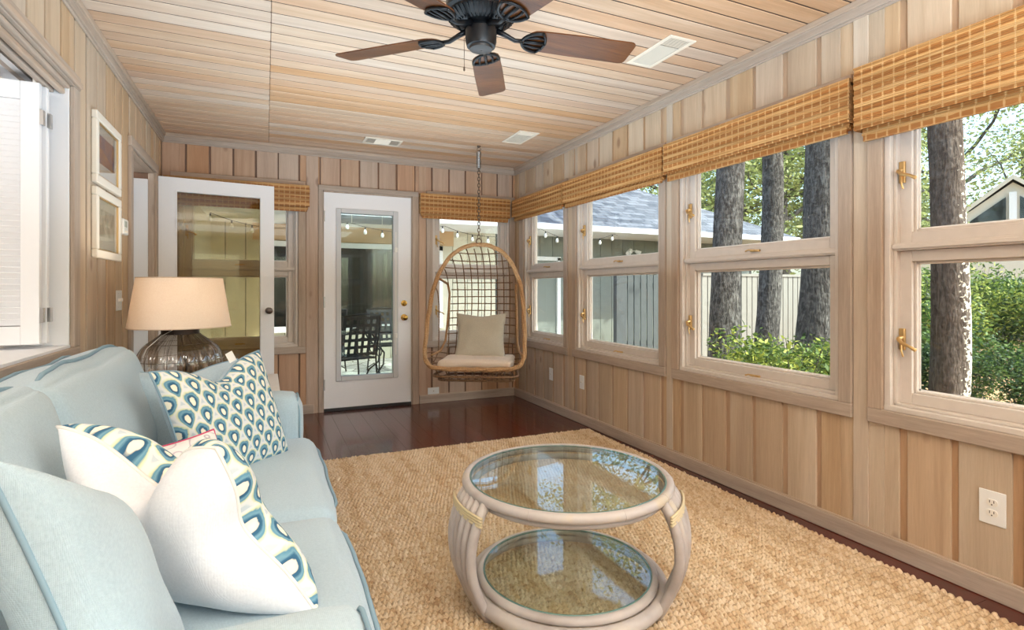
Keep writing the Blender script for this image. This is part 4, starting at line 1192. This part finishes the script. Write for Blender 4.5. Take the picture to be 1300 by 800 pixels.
outlet(TR, 3.915, .352, .072, .116, 'white outlet low on the right wall below the second window from the corner', 'jack')
outlet(TR, 4.456, .343, .072, .116, 'white outlet low on the right wall below the corner window', 'jack')
outlet(TB, 1.535, .116, .118, .072, 'sideways white plate just above the baseboard beside the closed door', 'jack')
outlet(TL, 3.83, 1.076, .125, .118, 'white double light switch on the left wall below the framed pictures', 'switch')
c = Vector(TL(3.885, 0, 1.51)); r = thing('thermostat', 'small white thermostat on the left wall beside the framed pictures', 'thermostat', c)
m = MB(c); m.box(3.825, 3.945, -.028, 0, 1.465, 1.56, TL); m.build('housing', 'plastic_white', r, bevel=.008, seg=3)
m = MB(c); m.box(3.845, 3.90, -.0295, -.027, 1.51, 1.545, TL); m.build('display', flat('lcd', (168, 176, 166), .3), r); m = MB(c)
for k in range(3): m.box(3.85+k*.025, 3.866+k*.025, -.0305, -.027, 1.48, 1.49, TL)
m.build('buttons', 'vent_cream', r, bevel=.001)

# ---- framed pictures
def art_mat(name, cols, sc):
    m, nt, out = nmat(name); v = coords(nt, sc, False)
    n = N(nt, 'TexNoise', ins={'Vector': v, 'Scale': 1., 'Detail': 3., 'Distortion': .5}).outputs[0]
    bsdf(nt, out, ramp(nt, n, [(.25+.5*i/(len(cols)-1), c) for i, c in enumerate(cols)]), .6); MATS[name] = m
art_mat('art_dusk', [(76, 78, 110), (120, 108, 128), (170, 120, 92), (206, 170, 110)], (4, 6, 14))
art_mat('art_street', [(196, 186, 166), (170, 160, 148), (214, 206, 188), (150, 150, 150)], (4, 20, 10))
def picture(a0, a1, z0, z1, art, label):
    c = Vector(TL((a0+a1)/2, 0, (z0+z1)/2)); r = thing('picture_frame', label, 'picture', c, 'framed pictures on the left wall')
    w = .042; m = MB(c)
    for q in ((a0, a1, z0, z0+w), (a0, a1, z1-w, z1), (a0, a0+w, z0+w, z1-w), (a1-w, a1, z0+w, z1-w)): m.box(q[0], q[1], -.026, -.001, q[2], q[3], TL)
    m.build('frame', 'frame_cream', r, bevel=.005)
    m = MB(c)
    for q in ((a0+w, a1-w, z0+w, z0+w+.006), (a0+w, a1-w, z1-w-.006, z1-w), (a0+w, a0+w+.006, z0+w, z1-w), (a1-w-.006, a1-w, z0+w, z1-w)): m.box(q[0], q[1], -.018, -.004, q[2], q[3], TL)
    m.build('fillet', 'bronze_brass', r)
    m = MB(c); m.box(a0+w, a1-w, -.008, -.004, z0+w, z1-w, TL); m.build('mat_board', 'mat_board', r)
    m = MB(c); k = .055; m.box(a0+w+k, a1-w-k, -.0095, -.007, z0+w+k+.02, z1-w-k, TL); m.build('print', art, r)
    m = MB(c); m.box(a0+w, a1-w, -.0145, -.0125, z0+w, z1-w, TL); m.build('glass', 'picture_glass', r)
picture(3.285, 3.785, 1.675, 2.035, 'art_dusk', 'upper cream-framed print of a dusky blue and gold scene on the left wall')
picture(3.285, 3.785, 1.30, 1.655, 'art_street', 'lower cream-framed pale grey print hanging below the upper picture')
# ================================================================ OUTDOORS
SN, CS = math.sin(.4284), math.cos(.4284)
def ray(px): r = (px-650)/684.27; return Vector((SN + r*CS, CS - r*SN, 0))
GZ = -.35
m = MB(); m.box(-60, 80, -60, 90, GZ-.3, GZ); o = m.build('ground_outside', 'leaf_litter'); struct(o)
m = MB(); m.box(XL-.1, 6.0, YB+.14, 9.95, GZ-.02, -.13); o = m.build('patio_floor', 'patio_stone'); struct(o)
# roof of the sunroom, its unseen right eave deepened to keep the sun out
m = MB(); m.box(XL-.4, XR+.92, YF-.4, YB+.45, 2.60, 2.70); m.box(XR+.13, XR+.92, YF-.4, YB+.45, 2.50, 2.60); o = m.build('roof_sunroom', 'ext_white'); struct(o)

# ---- house across the patio
hs = thing('house_across_patio', None, None, (4, 10, GZ), kind='structure'); L = hs.location
def sw(name, mat, x0, x1, holes=()):
    m = MB(L)
    b = MB(L)
    for p, q, u, w in pieces(x0, x1, GZ, 2.3, list(holes)): b.box(p, q, 10.0, 10.15, u, w)
    b.build(name+'_backing', 'dark_slot', hs)
    x = x0+.1
    while x < x1-.05:
        for p, q, u, w in pieces(x-.1, min(x+.19, x1), GZ, 2.3, list(holes)): m.box(p, q, 9.98, 10.001, u, w)
        x += .30
    return m.build(name, mat, hs)
sw('wall_cream', 'siding', -.9, 4.3, [(.1, 3.0, .48, 1.90)])
sw('wall_shade_grey', 'siding_shade_grey', 4.3, 11.3, [(4.75, 5.65, -.3, 1.75)])
m = MB(L); m.box(-.2, 3.3, 9.95, 10.0, 1.97, 2.25); m.build('header_board', 'siding_tan', hs)
m = MB(L)
for q in ((.02, .12, .44, 1.96), (2.98, 3.08, .44, 1.96), (1.02, 1.10, .44, 1.96)): m.box(q[0], q[1], 9.92, 10.05, q[2], q[3])
m.box(.02, 3.08, 9.92, 10.05, 1.87, 1.96); m.box(.02, 3.08, 9.90, 10.05, .40, .50)
m.build('window_frame', 'ext_white', hs, bevel=.005)
m = MB(L); m.box(.12, 2.98, 9.99, 10.0, .50, 1.87); m.build('window_pane', 'dark_pane', hs)
m = MB(L); m.box(4.72, 4.80, 9.95, 10.1, -.3, 1.80); m.box(5.60, 5.68, 9.95, 10.1, -.3, 1.80); m.box(4.72, 5.68, 9.95, 10.1, 1.74, 1.82); m.build('door_frame', 'ext_white', hs)
m = MB(L); m.box(4.8, 5.6, 10.0, 10.04, -.3, 1.74); m.build('door', 'siding_shade_grey', hs)
m = MB(L); m.box(-.9, 11.4, 8.8, 10.0, 2.25, 2.28); m.box(XL-.1, .55, YB+.6, 8.8, 2.25, 2.28); m.build('soffit', 'ext_white', hs)
m = MB(L); m.box(-.9, 11.42, 8.70, 8.80, 2.24, 2.35); m.box(.50, .60, YB+.6, 8.75, 2.24, 2.35); m.build('gutter', 'ext_white', hs, bevel=.01)
# hipped roof
rz = 2.33; m = MB(L)
A, B = (-8, 8.72, rz), (11.5, 8.72, rz); C_, D_ = (6.5, 13.7, rz+2.6), (-8, 13.7, rz+2.6); E_ = (11.5, 18.7, rz)
m.add([A, B, C_, D_], [(0, 1, 2, 3)]); m.add([B, E_, C_], [(0, 1, 2)])
ro = m.build('shingled_roof', 'shingle', hs, fixn=False)
m = MB(L); m.box(XL-3, .6, YB+.6, 8.72, 2.36, 2.42); m.build('porch_roof', 'shingle', hs)
m = MB(L); m.box(11.15, 11.3, 10.1, 18, GZ, 2.3); m.box(-.9, XL-.02, YB+.14, 10, GZ, 2.3); m.build('side_wall', 'siding', hs)
m = MB(L); m.box(-.35, -.05, 7.3, 7.7, 2.235, 2.25); m.build('soffit_light', 'ext_white', hs, bevel=.01)

r = thing('floodlight', 'twin-headed outdoor floodlight on the wall with shade in its grey, behind the fence', 'light', (7.5, 9.98, 2.0))
L = r.location
m = MB(L); m.lathe([(.06, 0), (.05, .03), (0, .035)], (7.5, 9.98, 2.0), 16, (0, -1, 0)); m.build('mount', 'ext_white', r)
for s in (-1, 1):
    m = MB(L); m.tube([(7.5, 9.95, 2.0), (7.5+s*.08, 9.90, 2.0)], .012, 6); m.lathe([(.03, 0), (.045, .05), (.06, .12), (.05, .125), (0, .11)], (7.5+s*.08, 9.90, 2.0), 16, (s*.6, -.5, -.5)); m.build('lamp_head', 'ext_white', r, smooth=False)

# ---- string lights
r = thing('string_lights', 'string of white bulbs hanging along the gutter across the patio', 'string lights', (2, 8.66, 2.2)); L = r.location
pts = []; bulbs = []
x = -.7; i = 0
while x < 6.2:
    seg_ = (x+.7) % 1.7 / 1.7; z = 2.20 - .16*4*seg_*(1-seg_); pts.append((x, 8.66 - .25*math.sin(x*1.1)**2, z))
    if i % 5 == 0: bulbs.append(pts[-1])
    x += .052; i += 1
m = MB(L); m.tube(pts, .004, 5); m.build('cable', 'black_metal', r)
for p in bulbs:
    m = MB(L); m.lathe([(.011, 0), (.013, -.04), (0, -.042)], p, 8); s_ = m.build('bulb_socket', 'black_metal', r)
    m = MB(L); m.lathe([(.013, -.04), (.022, -.062), (.027, -.085), (.022, -.108), (0, -.118)], p, 12); m.build('bulb', 'bulb_glass', r, smooth=True)

# ---- patio furniture
def patio_chair(c, rz, label):
    r = thing('patio_chair', label, 'chair', (0, 0, 0), 'black iron patio chairs'); Lc = Vector((0, 0, 0))
    m = MB()
    for s in (-1, 1):
        x = s*.26
        m.tube([(x, -.22, 0), (x*.98, -.20, .2), (x, -.24, .42), (x, -.24, .60), (x, -.12, .64), (x, .16, .63)], .011, 6)
        m.tube([(x, .30, 0), (x*.98, .26, .2), (x, .22, .42), (x, .30, .75), (x*.95, .36, .95)], .011, 6)
        m.tube([(x, -.22, .05), (x, 0, .15), (x, .28, .05)], .008, 6)
    m.tube([(-.26, -.24, .42), (.26, -.24, .42)], .010, 6); m.tube([(-.26, .22, .42), (.26, .22, .42)], .010, 6); m.tube([(-.247, .36, .95), (0, .37, .975), (.247, .36, .95)], .011, 6)
    m.build('frame', 'iron', r, smooth=True)
    m = MB()
    for k in range(6):
        x = -.215 + .086*k; m.obox((x, .30, .70), (.019, 0, 0), (0, .055, .245), (0, .002, 0)); m.obox((x, -.01, .425), (.026, 0, 0), (0, .23, 0), (0, 0, .002))
    for k in range(6):
        t = -.9+.36*k; m.obox((0, .30+.055*t-.004, .70+.245*t), (.25, 0, 0), (0, .004, .019), (0, .0015, 0)); m.obox((0, -.2+.078*k, .429), (.25, 0, 0), (0, .025, 0), (0, 0, .0015))
    m.build('woven_straps', 'iron', r)
    r.location = c; r.rotation_euler = (0, 0, rz); return r
pc = patio_chair((.93, 6.95, -.13), math.radians(200), 'black strap-backed iron patio chair seen through the glass of the white door')
dup(pc, (1.75, 8.35, -.13), math.radians(10), 'black iron patio chair on the far side of the patio table')
dup(pc, (.75, 8.5, -.13), math.radians(-30), 'black iron patio chair behind the patio table, seen past the strap-backed one')
r = thing('patio_table', 'black wrought iron patio table with scrolled legs and glass top outside the white door', 'table', (1.62, 7.55, -.13)); L = r.location
m = MB(L); m.tube([(1.62+.55*math.cos(2*PI*k/48), 7.55+.55*math.sin(2*PI*k/48), .58) for k in range(48)], .014, 8, closed=True); m.build('rim', 'iron', r, smooth=True)
m = MB(L); m.lathe([(0, .585), (.54, .585), (.54, .592), (0, .592)], (1.62, 7.55, 0), 48); m.build('glass_top', 'table_glass', r)
for k in range(4):
    a = PI/4 + k*PI/2; d = Vector((math.cos(a), math.sin(a), 0)); c = Vector((1.62, 7.55, 0)); m = MB(L)
    m.tube([c + d*q + Vector((0, 0, z)) for q, z in ((.5, .575), (.40, .42), (.22, .28), (.24, .12), (.40, .0), (.46, -.115))], .012, 6)
    m.tube([c + d*(.34+.085*math.cos(t)*(1-t/14)) + Vector((0, 0, .30+.085*math.sin(t)*(1-t/14))) for t in np.linspace(0, 9, 30)], .008, 6)
    m.build('leg', 'iron', r, smooth=True)

# ---- fence
r = thing('picket_fence', 'tall weathered board fence running behind the tree trunks', 'fence', (10, 8.0, GZ)); L = r.location
m = MB(L); x = 7.7; rr = random.Random(5)
while x < 21:
    m.box(x, x+.128, 7.98, 8.0, GZ+.05, 1.42+rr.uniform(-.01, .01)); x += .15
m.build('pickets', 'fence_white', r)
m = MB(L)
for z in (.05, .75, 1.25): m.box(7.7, 21, 8.0, 8.05, z, z+.08)
m.box(7.7, 21, 7.96, 8.03, 1.40, 1.45)
m.build('rails', 'fence_white', r)
for k in range(6):
    m = MB(L); x = 7.7+2.5*k; m.box(x, x+.09, 8.0, 8.1, GZ, 1.45); m.build('post', 'fence_white', r)

r = thing('board_gate', 'board gate with tree shade put into its dark grey, between the house across the patio and the pale fence', 'gate', (6.7, 8.0, GZ)); L = r.location
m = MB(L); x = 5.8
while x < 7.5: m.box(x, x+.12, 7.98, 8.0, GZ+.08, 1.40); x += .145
m.build('boards', 'gate_shade_grey', r)
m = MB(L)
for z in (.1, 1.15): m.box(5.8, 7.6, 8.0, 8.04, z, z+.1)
m.build('rails', 'gate_shade_grey', r)
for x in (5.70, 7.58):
    m = MB(L); m.box(x, x+.1, 7.98, 8.08, GZ, 1.5); m.build('post', 'gate_shade_grey', r)
# ---- gabled house far away
gp = ray(1286)*19.; n_ = -gp.normalized(); t_ = Vector((-n_.y, n_.x, 0)); t_ = -t_ if t_.dot(Vector((.91, -.41, 0))) < 0 else t_
gh = thing('gabled_house', 'cream gabled house with dark triangular windows far beyond the shrubs', 'house', (gp.x, gp.y, GZ)); L = gh.location
G = lambda a, z, d=0: gp + t_*a - n_*d + Vector((0, 0, z))
apx = 1.143 + 141*19/684.27
m = MB(L); m.prism([G(-3.6, GZ), G(3.6, GZ), G(3.6, apx-3.0), G(0, apx-.15), G(-3.6, apx-3.0)], (0, 0, 0), -n_*6)
m.build('walls', 'gable_siding', gh)
for s in (-1, 1):
    m = MB(L); m.prism([G(s*4.1, apx-3.45, -.12), G(0, apx, -.12), G(0, apx+.08, -.12), G(s*4.1, apx-3.36, -.12)], (0, 0, 0), -n_*7); m.build('roof', 'shingle', gh)
    m = MB(L); m.prism([G(s*4.1, apx-3.52, -.13), G(0, apx-.06, -.13), G(0, apx+.10, -.13), G(s*4.1, apx-3.34, -.13)], (0, 0, 0), n_*.06); m.build('barge_board', 'gable_siding', gh)
    m = MB(L); m.prism([G(s*.18, apx-1.75, -.02), G(s*1.35, apx-1.75, -.02), G(s*1.35, apx-1.6, -.02), G(s*.18, apx-.65, -.02)], (0, 0, 0), n_*.03); m.build('window_pane', 'dark_pane', gh)
    m = MB(L); m.prism([G(s*1.35, apx-1.85, -.0), G(s*1.50, apx-1.85, 0), G(s*1.50, apx-1.6, 0), G(s*1.35, apx-1.5, 0)], (0, 0, 0), n_*.08); m.build('window_trim', 'ext_white', gh)
m = MB(L); m.box(-.09, .09, -.05, .05, 0, 1) if False else m.prism([G(-.1, apx-1.85), G(.1, apx-1.85), G(.1, apx-.5), G(-.1, apx-.5)], (0, 0, 0), n_*.08); m.build('mullion', 'ext_white', gh)

# ---- vegetation
def leaf_mesh(name, blobs, count, size, mat, seed, droop=0.):
    """one mesh of many small leaves spread in ellipsoid blobs (c, r)"""
    rg = np.random.default_rng(seed); w = np.array([b[1][0]*b[1][1]*b[1][2] for b in blobs])**.75; w /= w.sum()
    which = rg.choice(len(blobs), count, p=w); C = np.array([b[0] for b in blobs])[which]; R = np.array([b[1] for b in blobs])[which]
    d = rg.normal(size=(count, 3)); d /= np.linalg.norm(d, axis=1)[:, None]; rad = rg.random(count)**.45
    p = C + d*R*rad[:, None]
    a = rg.normal(size=(count, 3)); a[:, 2] *= .6; a[:, 2] -= droop; a /= np.linalg.norm(a, axis=1)[:, None]
    b = np.cross(a, rg.normal(size=(count, 3))); b /= np.linalg.norm(b, axis=1)[:, None]; nn = np.cross(a, b)
    s = size*(.6+.8*rg.random(count))[:, None]
    v = np.stack([p - a*s, p + b*s*.42 + nn*s*.12, p + a*s, p - b*s*.42 + nn*s*.12], 1).reshape(-1, 3).astype(np.float32)
    me = bpy.data.meshes.new(name); n = count; me.vertices.add(4*n); me.vertices.foreach_set('co', v.ravel()); me.loops.add(4*n)
    me.loops.foreach_set('vertex_index', np.arange(4*n, dtype=np.int32)); me.polygons.add(n); me.polygons.foreach_set('loop_start', np.arange(0, 4*n, 4, dtype=np.int32)); me.update(calc_edges=True)
    me.materials.append(MATS[mat]); return me
def trunk_mesh(name, r0, r1, h, lean, mat, seed, branches=(), flare=1.35):
    rg = random.Random(seed); mb = MB(); n = 26; seg = 20; vs = []
    for i in range(n):
        t = i/(n-1); z = t*h; r = r0*(1-t)+r1*t; r *= 1 + (flare-1)*math.exp(-z*2.2)
        cx = lean[0]*t*h + .05*math.sin(z*1.1+seed); cy = lean[1]*t*h + .05*math.cos(z*.9+seed)
        for k in range(seg):
            th = 2*PI*k/seg; q = r*(1 + .10*noise.noise(Vector((math.cos(th)*1.7, math.sin(th)*1.7, z*.7+seed))) + .05*noise.noise(Vector((math.cos(th)*6, math.sin(th)*6, z*3+seed))))
            vs.append((cx+q*math.cos(th), cy+q*math.sin(th), z))
    fs = [(i*seg+k, i*seg+(k+1) % seg, (i+1)*seg+(k+1) % seg, (i+1)*seg+k) for i in range(n-1) for k in range(seg)]
    mb.add(vs, fs); tips = []
    for (zf, az, ln, el) in branches:
        p = Vector((lean[0]*zf*h, lean[1]*zf*h, zf*h)); d = Vector((math.cos(az)*math.cos(el), math.sin(az)*math.cos(el), math.sin(el))); r = (r0*(1-zf)+r1*zf)*.5; pts = [p.copy()]; rs = [r]
        for j in range(9):
            d = (d + Vector((rg.uniform(-.35, .35), rg.uniform(-.35, .35), rg.uniform(-.2, .25)))).normalized(); p = p + d*ln/9; pts.append(p.copy()); rs.append(r*(1-(j+1)/10))
            if j in (3, 5, 7):
                d2 = (d + Vector((rg.uniform(-1, 1), rg.uniform(-1, 1), rg.uniform(-.3, .7)))).normalized(); p2 = p.copy(); pp = [p2.copy()]; r2 = [rs[-1]*.7]
                for q in range(6):
                    d2 = (d2 + Vector((rg.uniform(-.4, .4), rg.uniform(-.4, .4), rg.uniform(-.2, .2)))).normalized(); p2 = p2 + d2*ln*.09; pp.append(p2.copy()); r2.append(rs[-1]*.7*(1-(q+1)/7))
                mb.tube(pp, r2, 5); tips.append(p2.copy()); tips.append(pp[3])
        mb.tube(pts, rs, 7); tips.append(p.copy()); tips.append(pts[6])
    o = mb.build(name, mat, None, smooth=True, fixn=False); return o, tips
def place_tree(label, loc, trunk, crown_me, rz=0, sc=1., group='trees outside the windows', extra=None):
    r = thing('tree', label, 'tree', loc, group)
    tr_ = bpy.data.objects.new('trunk', trunk); COL.objects.link(tr_); tr_.parent = r
    cr = bpy.data.objects.new('crown', crown_me); COL.objects.link(cr); cr.parent = r
    r.rotation_euler = (0, 0, rz); r.scale = (sc, sc, sc); return r
def near_tree(px, d, r0, lean, label, seed, mat='bark', flare=1.25):
    p = ray(px)*d; rg = random.Random(seed)
    br = [(.62+.05*k, rg.uniform(0, 6.28), rg.uniform(2.5, 4), rg.uniform(.1, .7)) for k in range(7)]
    o, tips = trunk_mesh('trunk', r0, r0*.62, 9.5, lean, mat, seed, br, flare)
    r = thing('tree', label, 'tree', (p.x, p.y, GZ), 'trees outside the windows'); o.location = (0, 0, 0); o.parent = r
    cr = bpy.data.objects.new('crown', leaf_mesh('crown', [(tuple(t), (.95, .95, .55)) for t in tips], 2600, .075, 'leaf_oak', seed)); COL.objects.link(cr); cr.parent = r
    return r
near_tree(925, 6.6, .185, (.0, .0), 'dark straight tree trunk, leftmost of the three close outside the middle window', 11)
near_tree(976, 8.0, .165, (.006, -.003), 'slim grey tree trunk between the two thicker ones outside the middle window', 12)
near_tree(1031, 6.9, .255, (.042, -.018), 'thickest grey tree trunk, leaning right outside the middle window', 13, flare=1.1)
near_tree(1200, 5.6, .165, (.0, .0), 'tree trunk with pale flaking bark on its sunny side outside the nearest window', 14, 'bark_lichen', 1.1)
# background oaks
br = [(.35+.06*k, k*2.4, 4.2, .35) for k in range(9)]
t1, tips1 = trunk_mesh('trunk', .28, .12, 7.5, (.03, 0), 'bark', 31, br)
c1 = leaf_mesh('crown', [(tuple(t), (1.25, 1.25, .8)) for t in tips1], 11000, .085, 'leaf_oak', 31)
br = [(.25+.07*k, k*2.1+1, 3.6, .2) for k in range(9)]
t2, tips2 = trunk_mesh('trunk', .24, .10, 6.5, (-.03, .02), 'bark', 32, br)
c2 = leaf_mesh('crown', [(tuple(t), (1.3, 1.3, 1.0)) for t in tips2] , 13000, .085, 'leaf_oak', 32)
tm1, tm2 = t1.data, t2.data; bpy.data.objects.remove(t1); bpy.data.objects.remove(t2)
BG = [(1212, 33, 1, 1.6, 'airy oak standing left of the gabled house'), (1300, 36, 2, 1.7, 'oak rising behind the gabled house'), (1125, 33, 2, 1.2, 'oak seen between the nearest window frame and the flaking trunk'),
      (1420, 30, 1, 1.3, 'oak at the right side of the gabled house'), (990, 20, 1, 1.0, 'oak beyond the fence, behind the slim and thickest trunks'), (945, 22, 2, 1.2, 'oak beyond the shingled roof, behind the leftmost trunk'),
      (880, 26, 1, 1.4, 'tall oak behind the shingled roof ridge'), (1062, 27, 2, 1.1, 'distant oak behind the thickest trunk'), (760, 30, 2, 1.3, 'far oak behind the house across the patio')]
for i, (px, d, k, sc, lab) in enumerate(BG):
    p = ray(px)*d; place_tree(lab, (p.x, p.y, GZ), tm1 if k == 1 else tm2, c1 if k == 1 else c2, i*1.3, sc)
# shrubs
def shrub_me(seed, n, R, H, mat, size):
    rg = random.Random(seed); bl = [((rg.uniform(-R, R)*.6, rg.uniform(-R, R)*.6, rg.uniform(.15, .85)*H), (R*.45, R*.45, H*.24)) for _ in range(14)]
    lm = leaf_mesh('foliage', bl, n, size, mat, seed)
    mb = MB()
    for k in range(14):
        a = rg.uniform(0, 6.28); q = rg.uniform(.2, .75)*R; mb.tube([(0, 0, 0), (q*.4*math.cos(a), q*.4*math.sin(a), H*.35), (q*math.cos(a), q*math.sin(a), H*rg.uniform(.6, .95))], [.014, .009, .003], 5)
    st = mb.build('stems', 'bark', None, fixn=False); sm = st.data; bpy.data.objects.remove(st); return lm, sm
SH = [shrub_me(41, 5200, .85, 1.25, 'leaf_shrub', .034), shrub_me(42, 7000, 1.15, 2.1, 'leaf_shrub', .045), shrub_me(43, 6000, 1.1, 1.9, 'leaf_dark', .045)]
SP = [(925, 6.0, 0, .62, 'low green shrub at the foot of the leftmost trunk'), (965, 5.6, 0, .72, 'yellow-green shrub in front of the slim trunk'), (1010, 5.4, 0, .92, 'bushy yellow-green shrub below the thickest trunk'), (1060, 5.7, 0, .9, 'green shrub right of the thickest trunk'),
      (1105, 7.5, 2, .75, 'dark shrub hidden mostly by the post between the two nearest windows'), (1170, 9.5, 1, .85, 'tall bright shrub left of the flaking trunk'), (1225, 11.5, 1, 1.0, 'tall bright shrub right behind the flaking trunk'), (1275, 12.0, 2, .95, 'dark tall shrub under the gabled house'),
      (1330, 11.5, 1, .95, 'tall leafy shrub at the right edge of the nearest window'), (1250, 14.5, 1, .95, 'far leafy shrub behind the dark one'), (1190, 13.5, 2, 1.1, 'far dark shrub behind the flaking trunk'), (1310, 15., 2, 1.0, 'far dark shrub on the right below the house'),
      (1178, 6.4, 2, .55, 'low dark shrub beside the foot of the flaking trunk'), (1235, 6.9, 2, .38, 'small dark shrub on the leaf-covered ground right of the flaking trunk'), (1380, 10, 1, 1.0, 'tall shrub beyond the right side of the nearest window'), (1140, 12, 1, .95, 'bright shrub far back beside the window post'),
      (1305, 5.6, 2, .50, 'low dark shrub close outside the right part of the nearest window')]
for i, (px, d, k, sc, lab) in enumerate(SP):
    p = ray(px)*d; r = thing('shrub', lab, 'shrub', (p.x, p.y, GZ), 'shrubs outside the windows')
    for nm, me in (('foliage', SH[k][0]), ('stems', SH[k][1])):
        o = bpy.data.objects.new(nm, me); COL.objects.link(o); o.parent = r
    r.rotation_euler = (0, 0, i*1.7); r.scale = (sc, sc, sc)

# ================================================================ LIGHT, SKY, CAMERA
w = bpy.data.worlds.new('sky'); SC.world = w; w.use_nodes = True; nt = w.node_tree; nt.nodes.clear()
sky = nt.nodes.new('ShaderNodeTexSky'); sky.sky_type = 'NISHITA'; sky.sun_disc = False; sky.sun_elevation = math.radians(49); sky.sun_rotation = math.radians(148); sky.air_density = 1.0; sky.dust_density = 3.0; sky.ozone_density = 1.5
bg = nt.nodes.new('ShaderNodeBackground'); bg.inputs[1].default_value = SKY
ou = nt.nodes.new('ShaderNodeOutputWorld'); nt.links.new(sky.outputs[0], bg.inputs[0]); nt.links.new(bg.outputs[0], ou.inputs[0])
def light(name, typ, loc, energy, size=None, size_y=None, rot=None, color=(1, 1, 1), target=None):
    l = bpy.data.lights.new(name, typ); l.energy = energy; l.color = color
    if typ == 'AREA':
        l.shape = 'RECTANGLE'; l.size = size; l.size_y = size_y or size
    elif size is not None and typ == 'POINT': l.shadow_soft_size = size
    o = bpy.data.objects.new(name, l); COL.objects.link(o); o.location = loc
    if target is not None: o.rotation_euler = (Vector(target)-Vector(loc)).to_track_quat('-Z', 'Y').to_euler()
    if rot: o.rotation_euler = rot
    return o
s = light('sun', 'SUN', (8, -8, 12), SUN, target=None); s.data.angle = math.radians(.53); s.data.color = (1, .95, .87)
s.rotation_euler = Vector((-.35, .55, -.76)).to_track_quat('-Z', 'Y').to_euler()
light('bounce_fill_near', 'AREA', (.8, -.8, 1.40), FILL, 2.2, 1.3, rot=(PI, 0, 0), color=LC1)  # unseen added fill, faces up to bounce off the ceiling
light('bounce_fill_rear', 'AREA', (.8, -3.0, 1.40), FILL*.6, 2.2, 1.6, rot=(PI, 0, 0), color=LC1)  # second added fill behind the camera, also facing up
light('bounce_fill_far', 'AREA', (.85, 3.0, 1.22), FILL*.15, 2.3, 2.6, rot=(PI, 0, 0), color=LC1)  # added fill hovering mid-room, faces up so the camera never sees it
light('fill_down_mid', 'AREA', (.85, -.6, 2.40), FILL2, 1.8, 1.0, rot=(0, 0, 0), color=LC1)  # added downward fill, unseen; no ceiling fixture here
light('fill_down_rear', 'AREA', (.85, -2.4, 2.40), FILL2*2, 1.8, 1.4, rot=(0, 0, 0), color=LC1)  # same kind of added downward fill, further back
light('inner_room_fill', 'POINT', (-1.9, 1.4, 2.0), 55, .25, color=(1, .96, .9))  # added point fill without a fixture, brightens shutters and inner room
light('table_lamp_bulb', 'POINT', (-.42, 3.40, 1.08), 5, .04, color=(1, .86, .70))
light('hall_fill', 'POINT', (-1.9, 4.6, 2.1), 40, .2, color=(1, .98, .96))  # added point fill without a fixture, brightens the space past the doorway
cam = bpy.data.cameras.new('camera'); co = bpy.data.objects.new('camera', cam); COL.objects.link(co); SC.camera = co
co.location = (0, 0, EYE); co.rotation_euler = (PI/2, 0, -.4284)
cam.sensor_width = 36; cam.lens = 36*684.27/1300; cam.shift_y = -(400-366.96)/1300; cam.clip_start = .05; cam.clip_end = 500
SC.view_settings.view_transform = 'Standard'; SC.view_settings.look = 'None'; SC.view_settings.gamma = 1; SC.view_settings.use_curve_mapping = False
SC.view_settings.exposure = EXPO
SC.cycles.use_denoising = True
try: SC.cycles.denoiser = 'OPENIMAGEDENOISE'
except Exception: pass
SC.cycles.max_bounces = 10; SC.cycles.transparent_max_bounces = 24; SC.cycles.diffuse_bounces = 5; SC.cycles.glossy_bounces = 4
SC.cycles.sample_clamp_indirect = 6; SC.cycles.caustics_reflective = False; SC.cycles.caustics_refractive = False
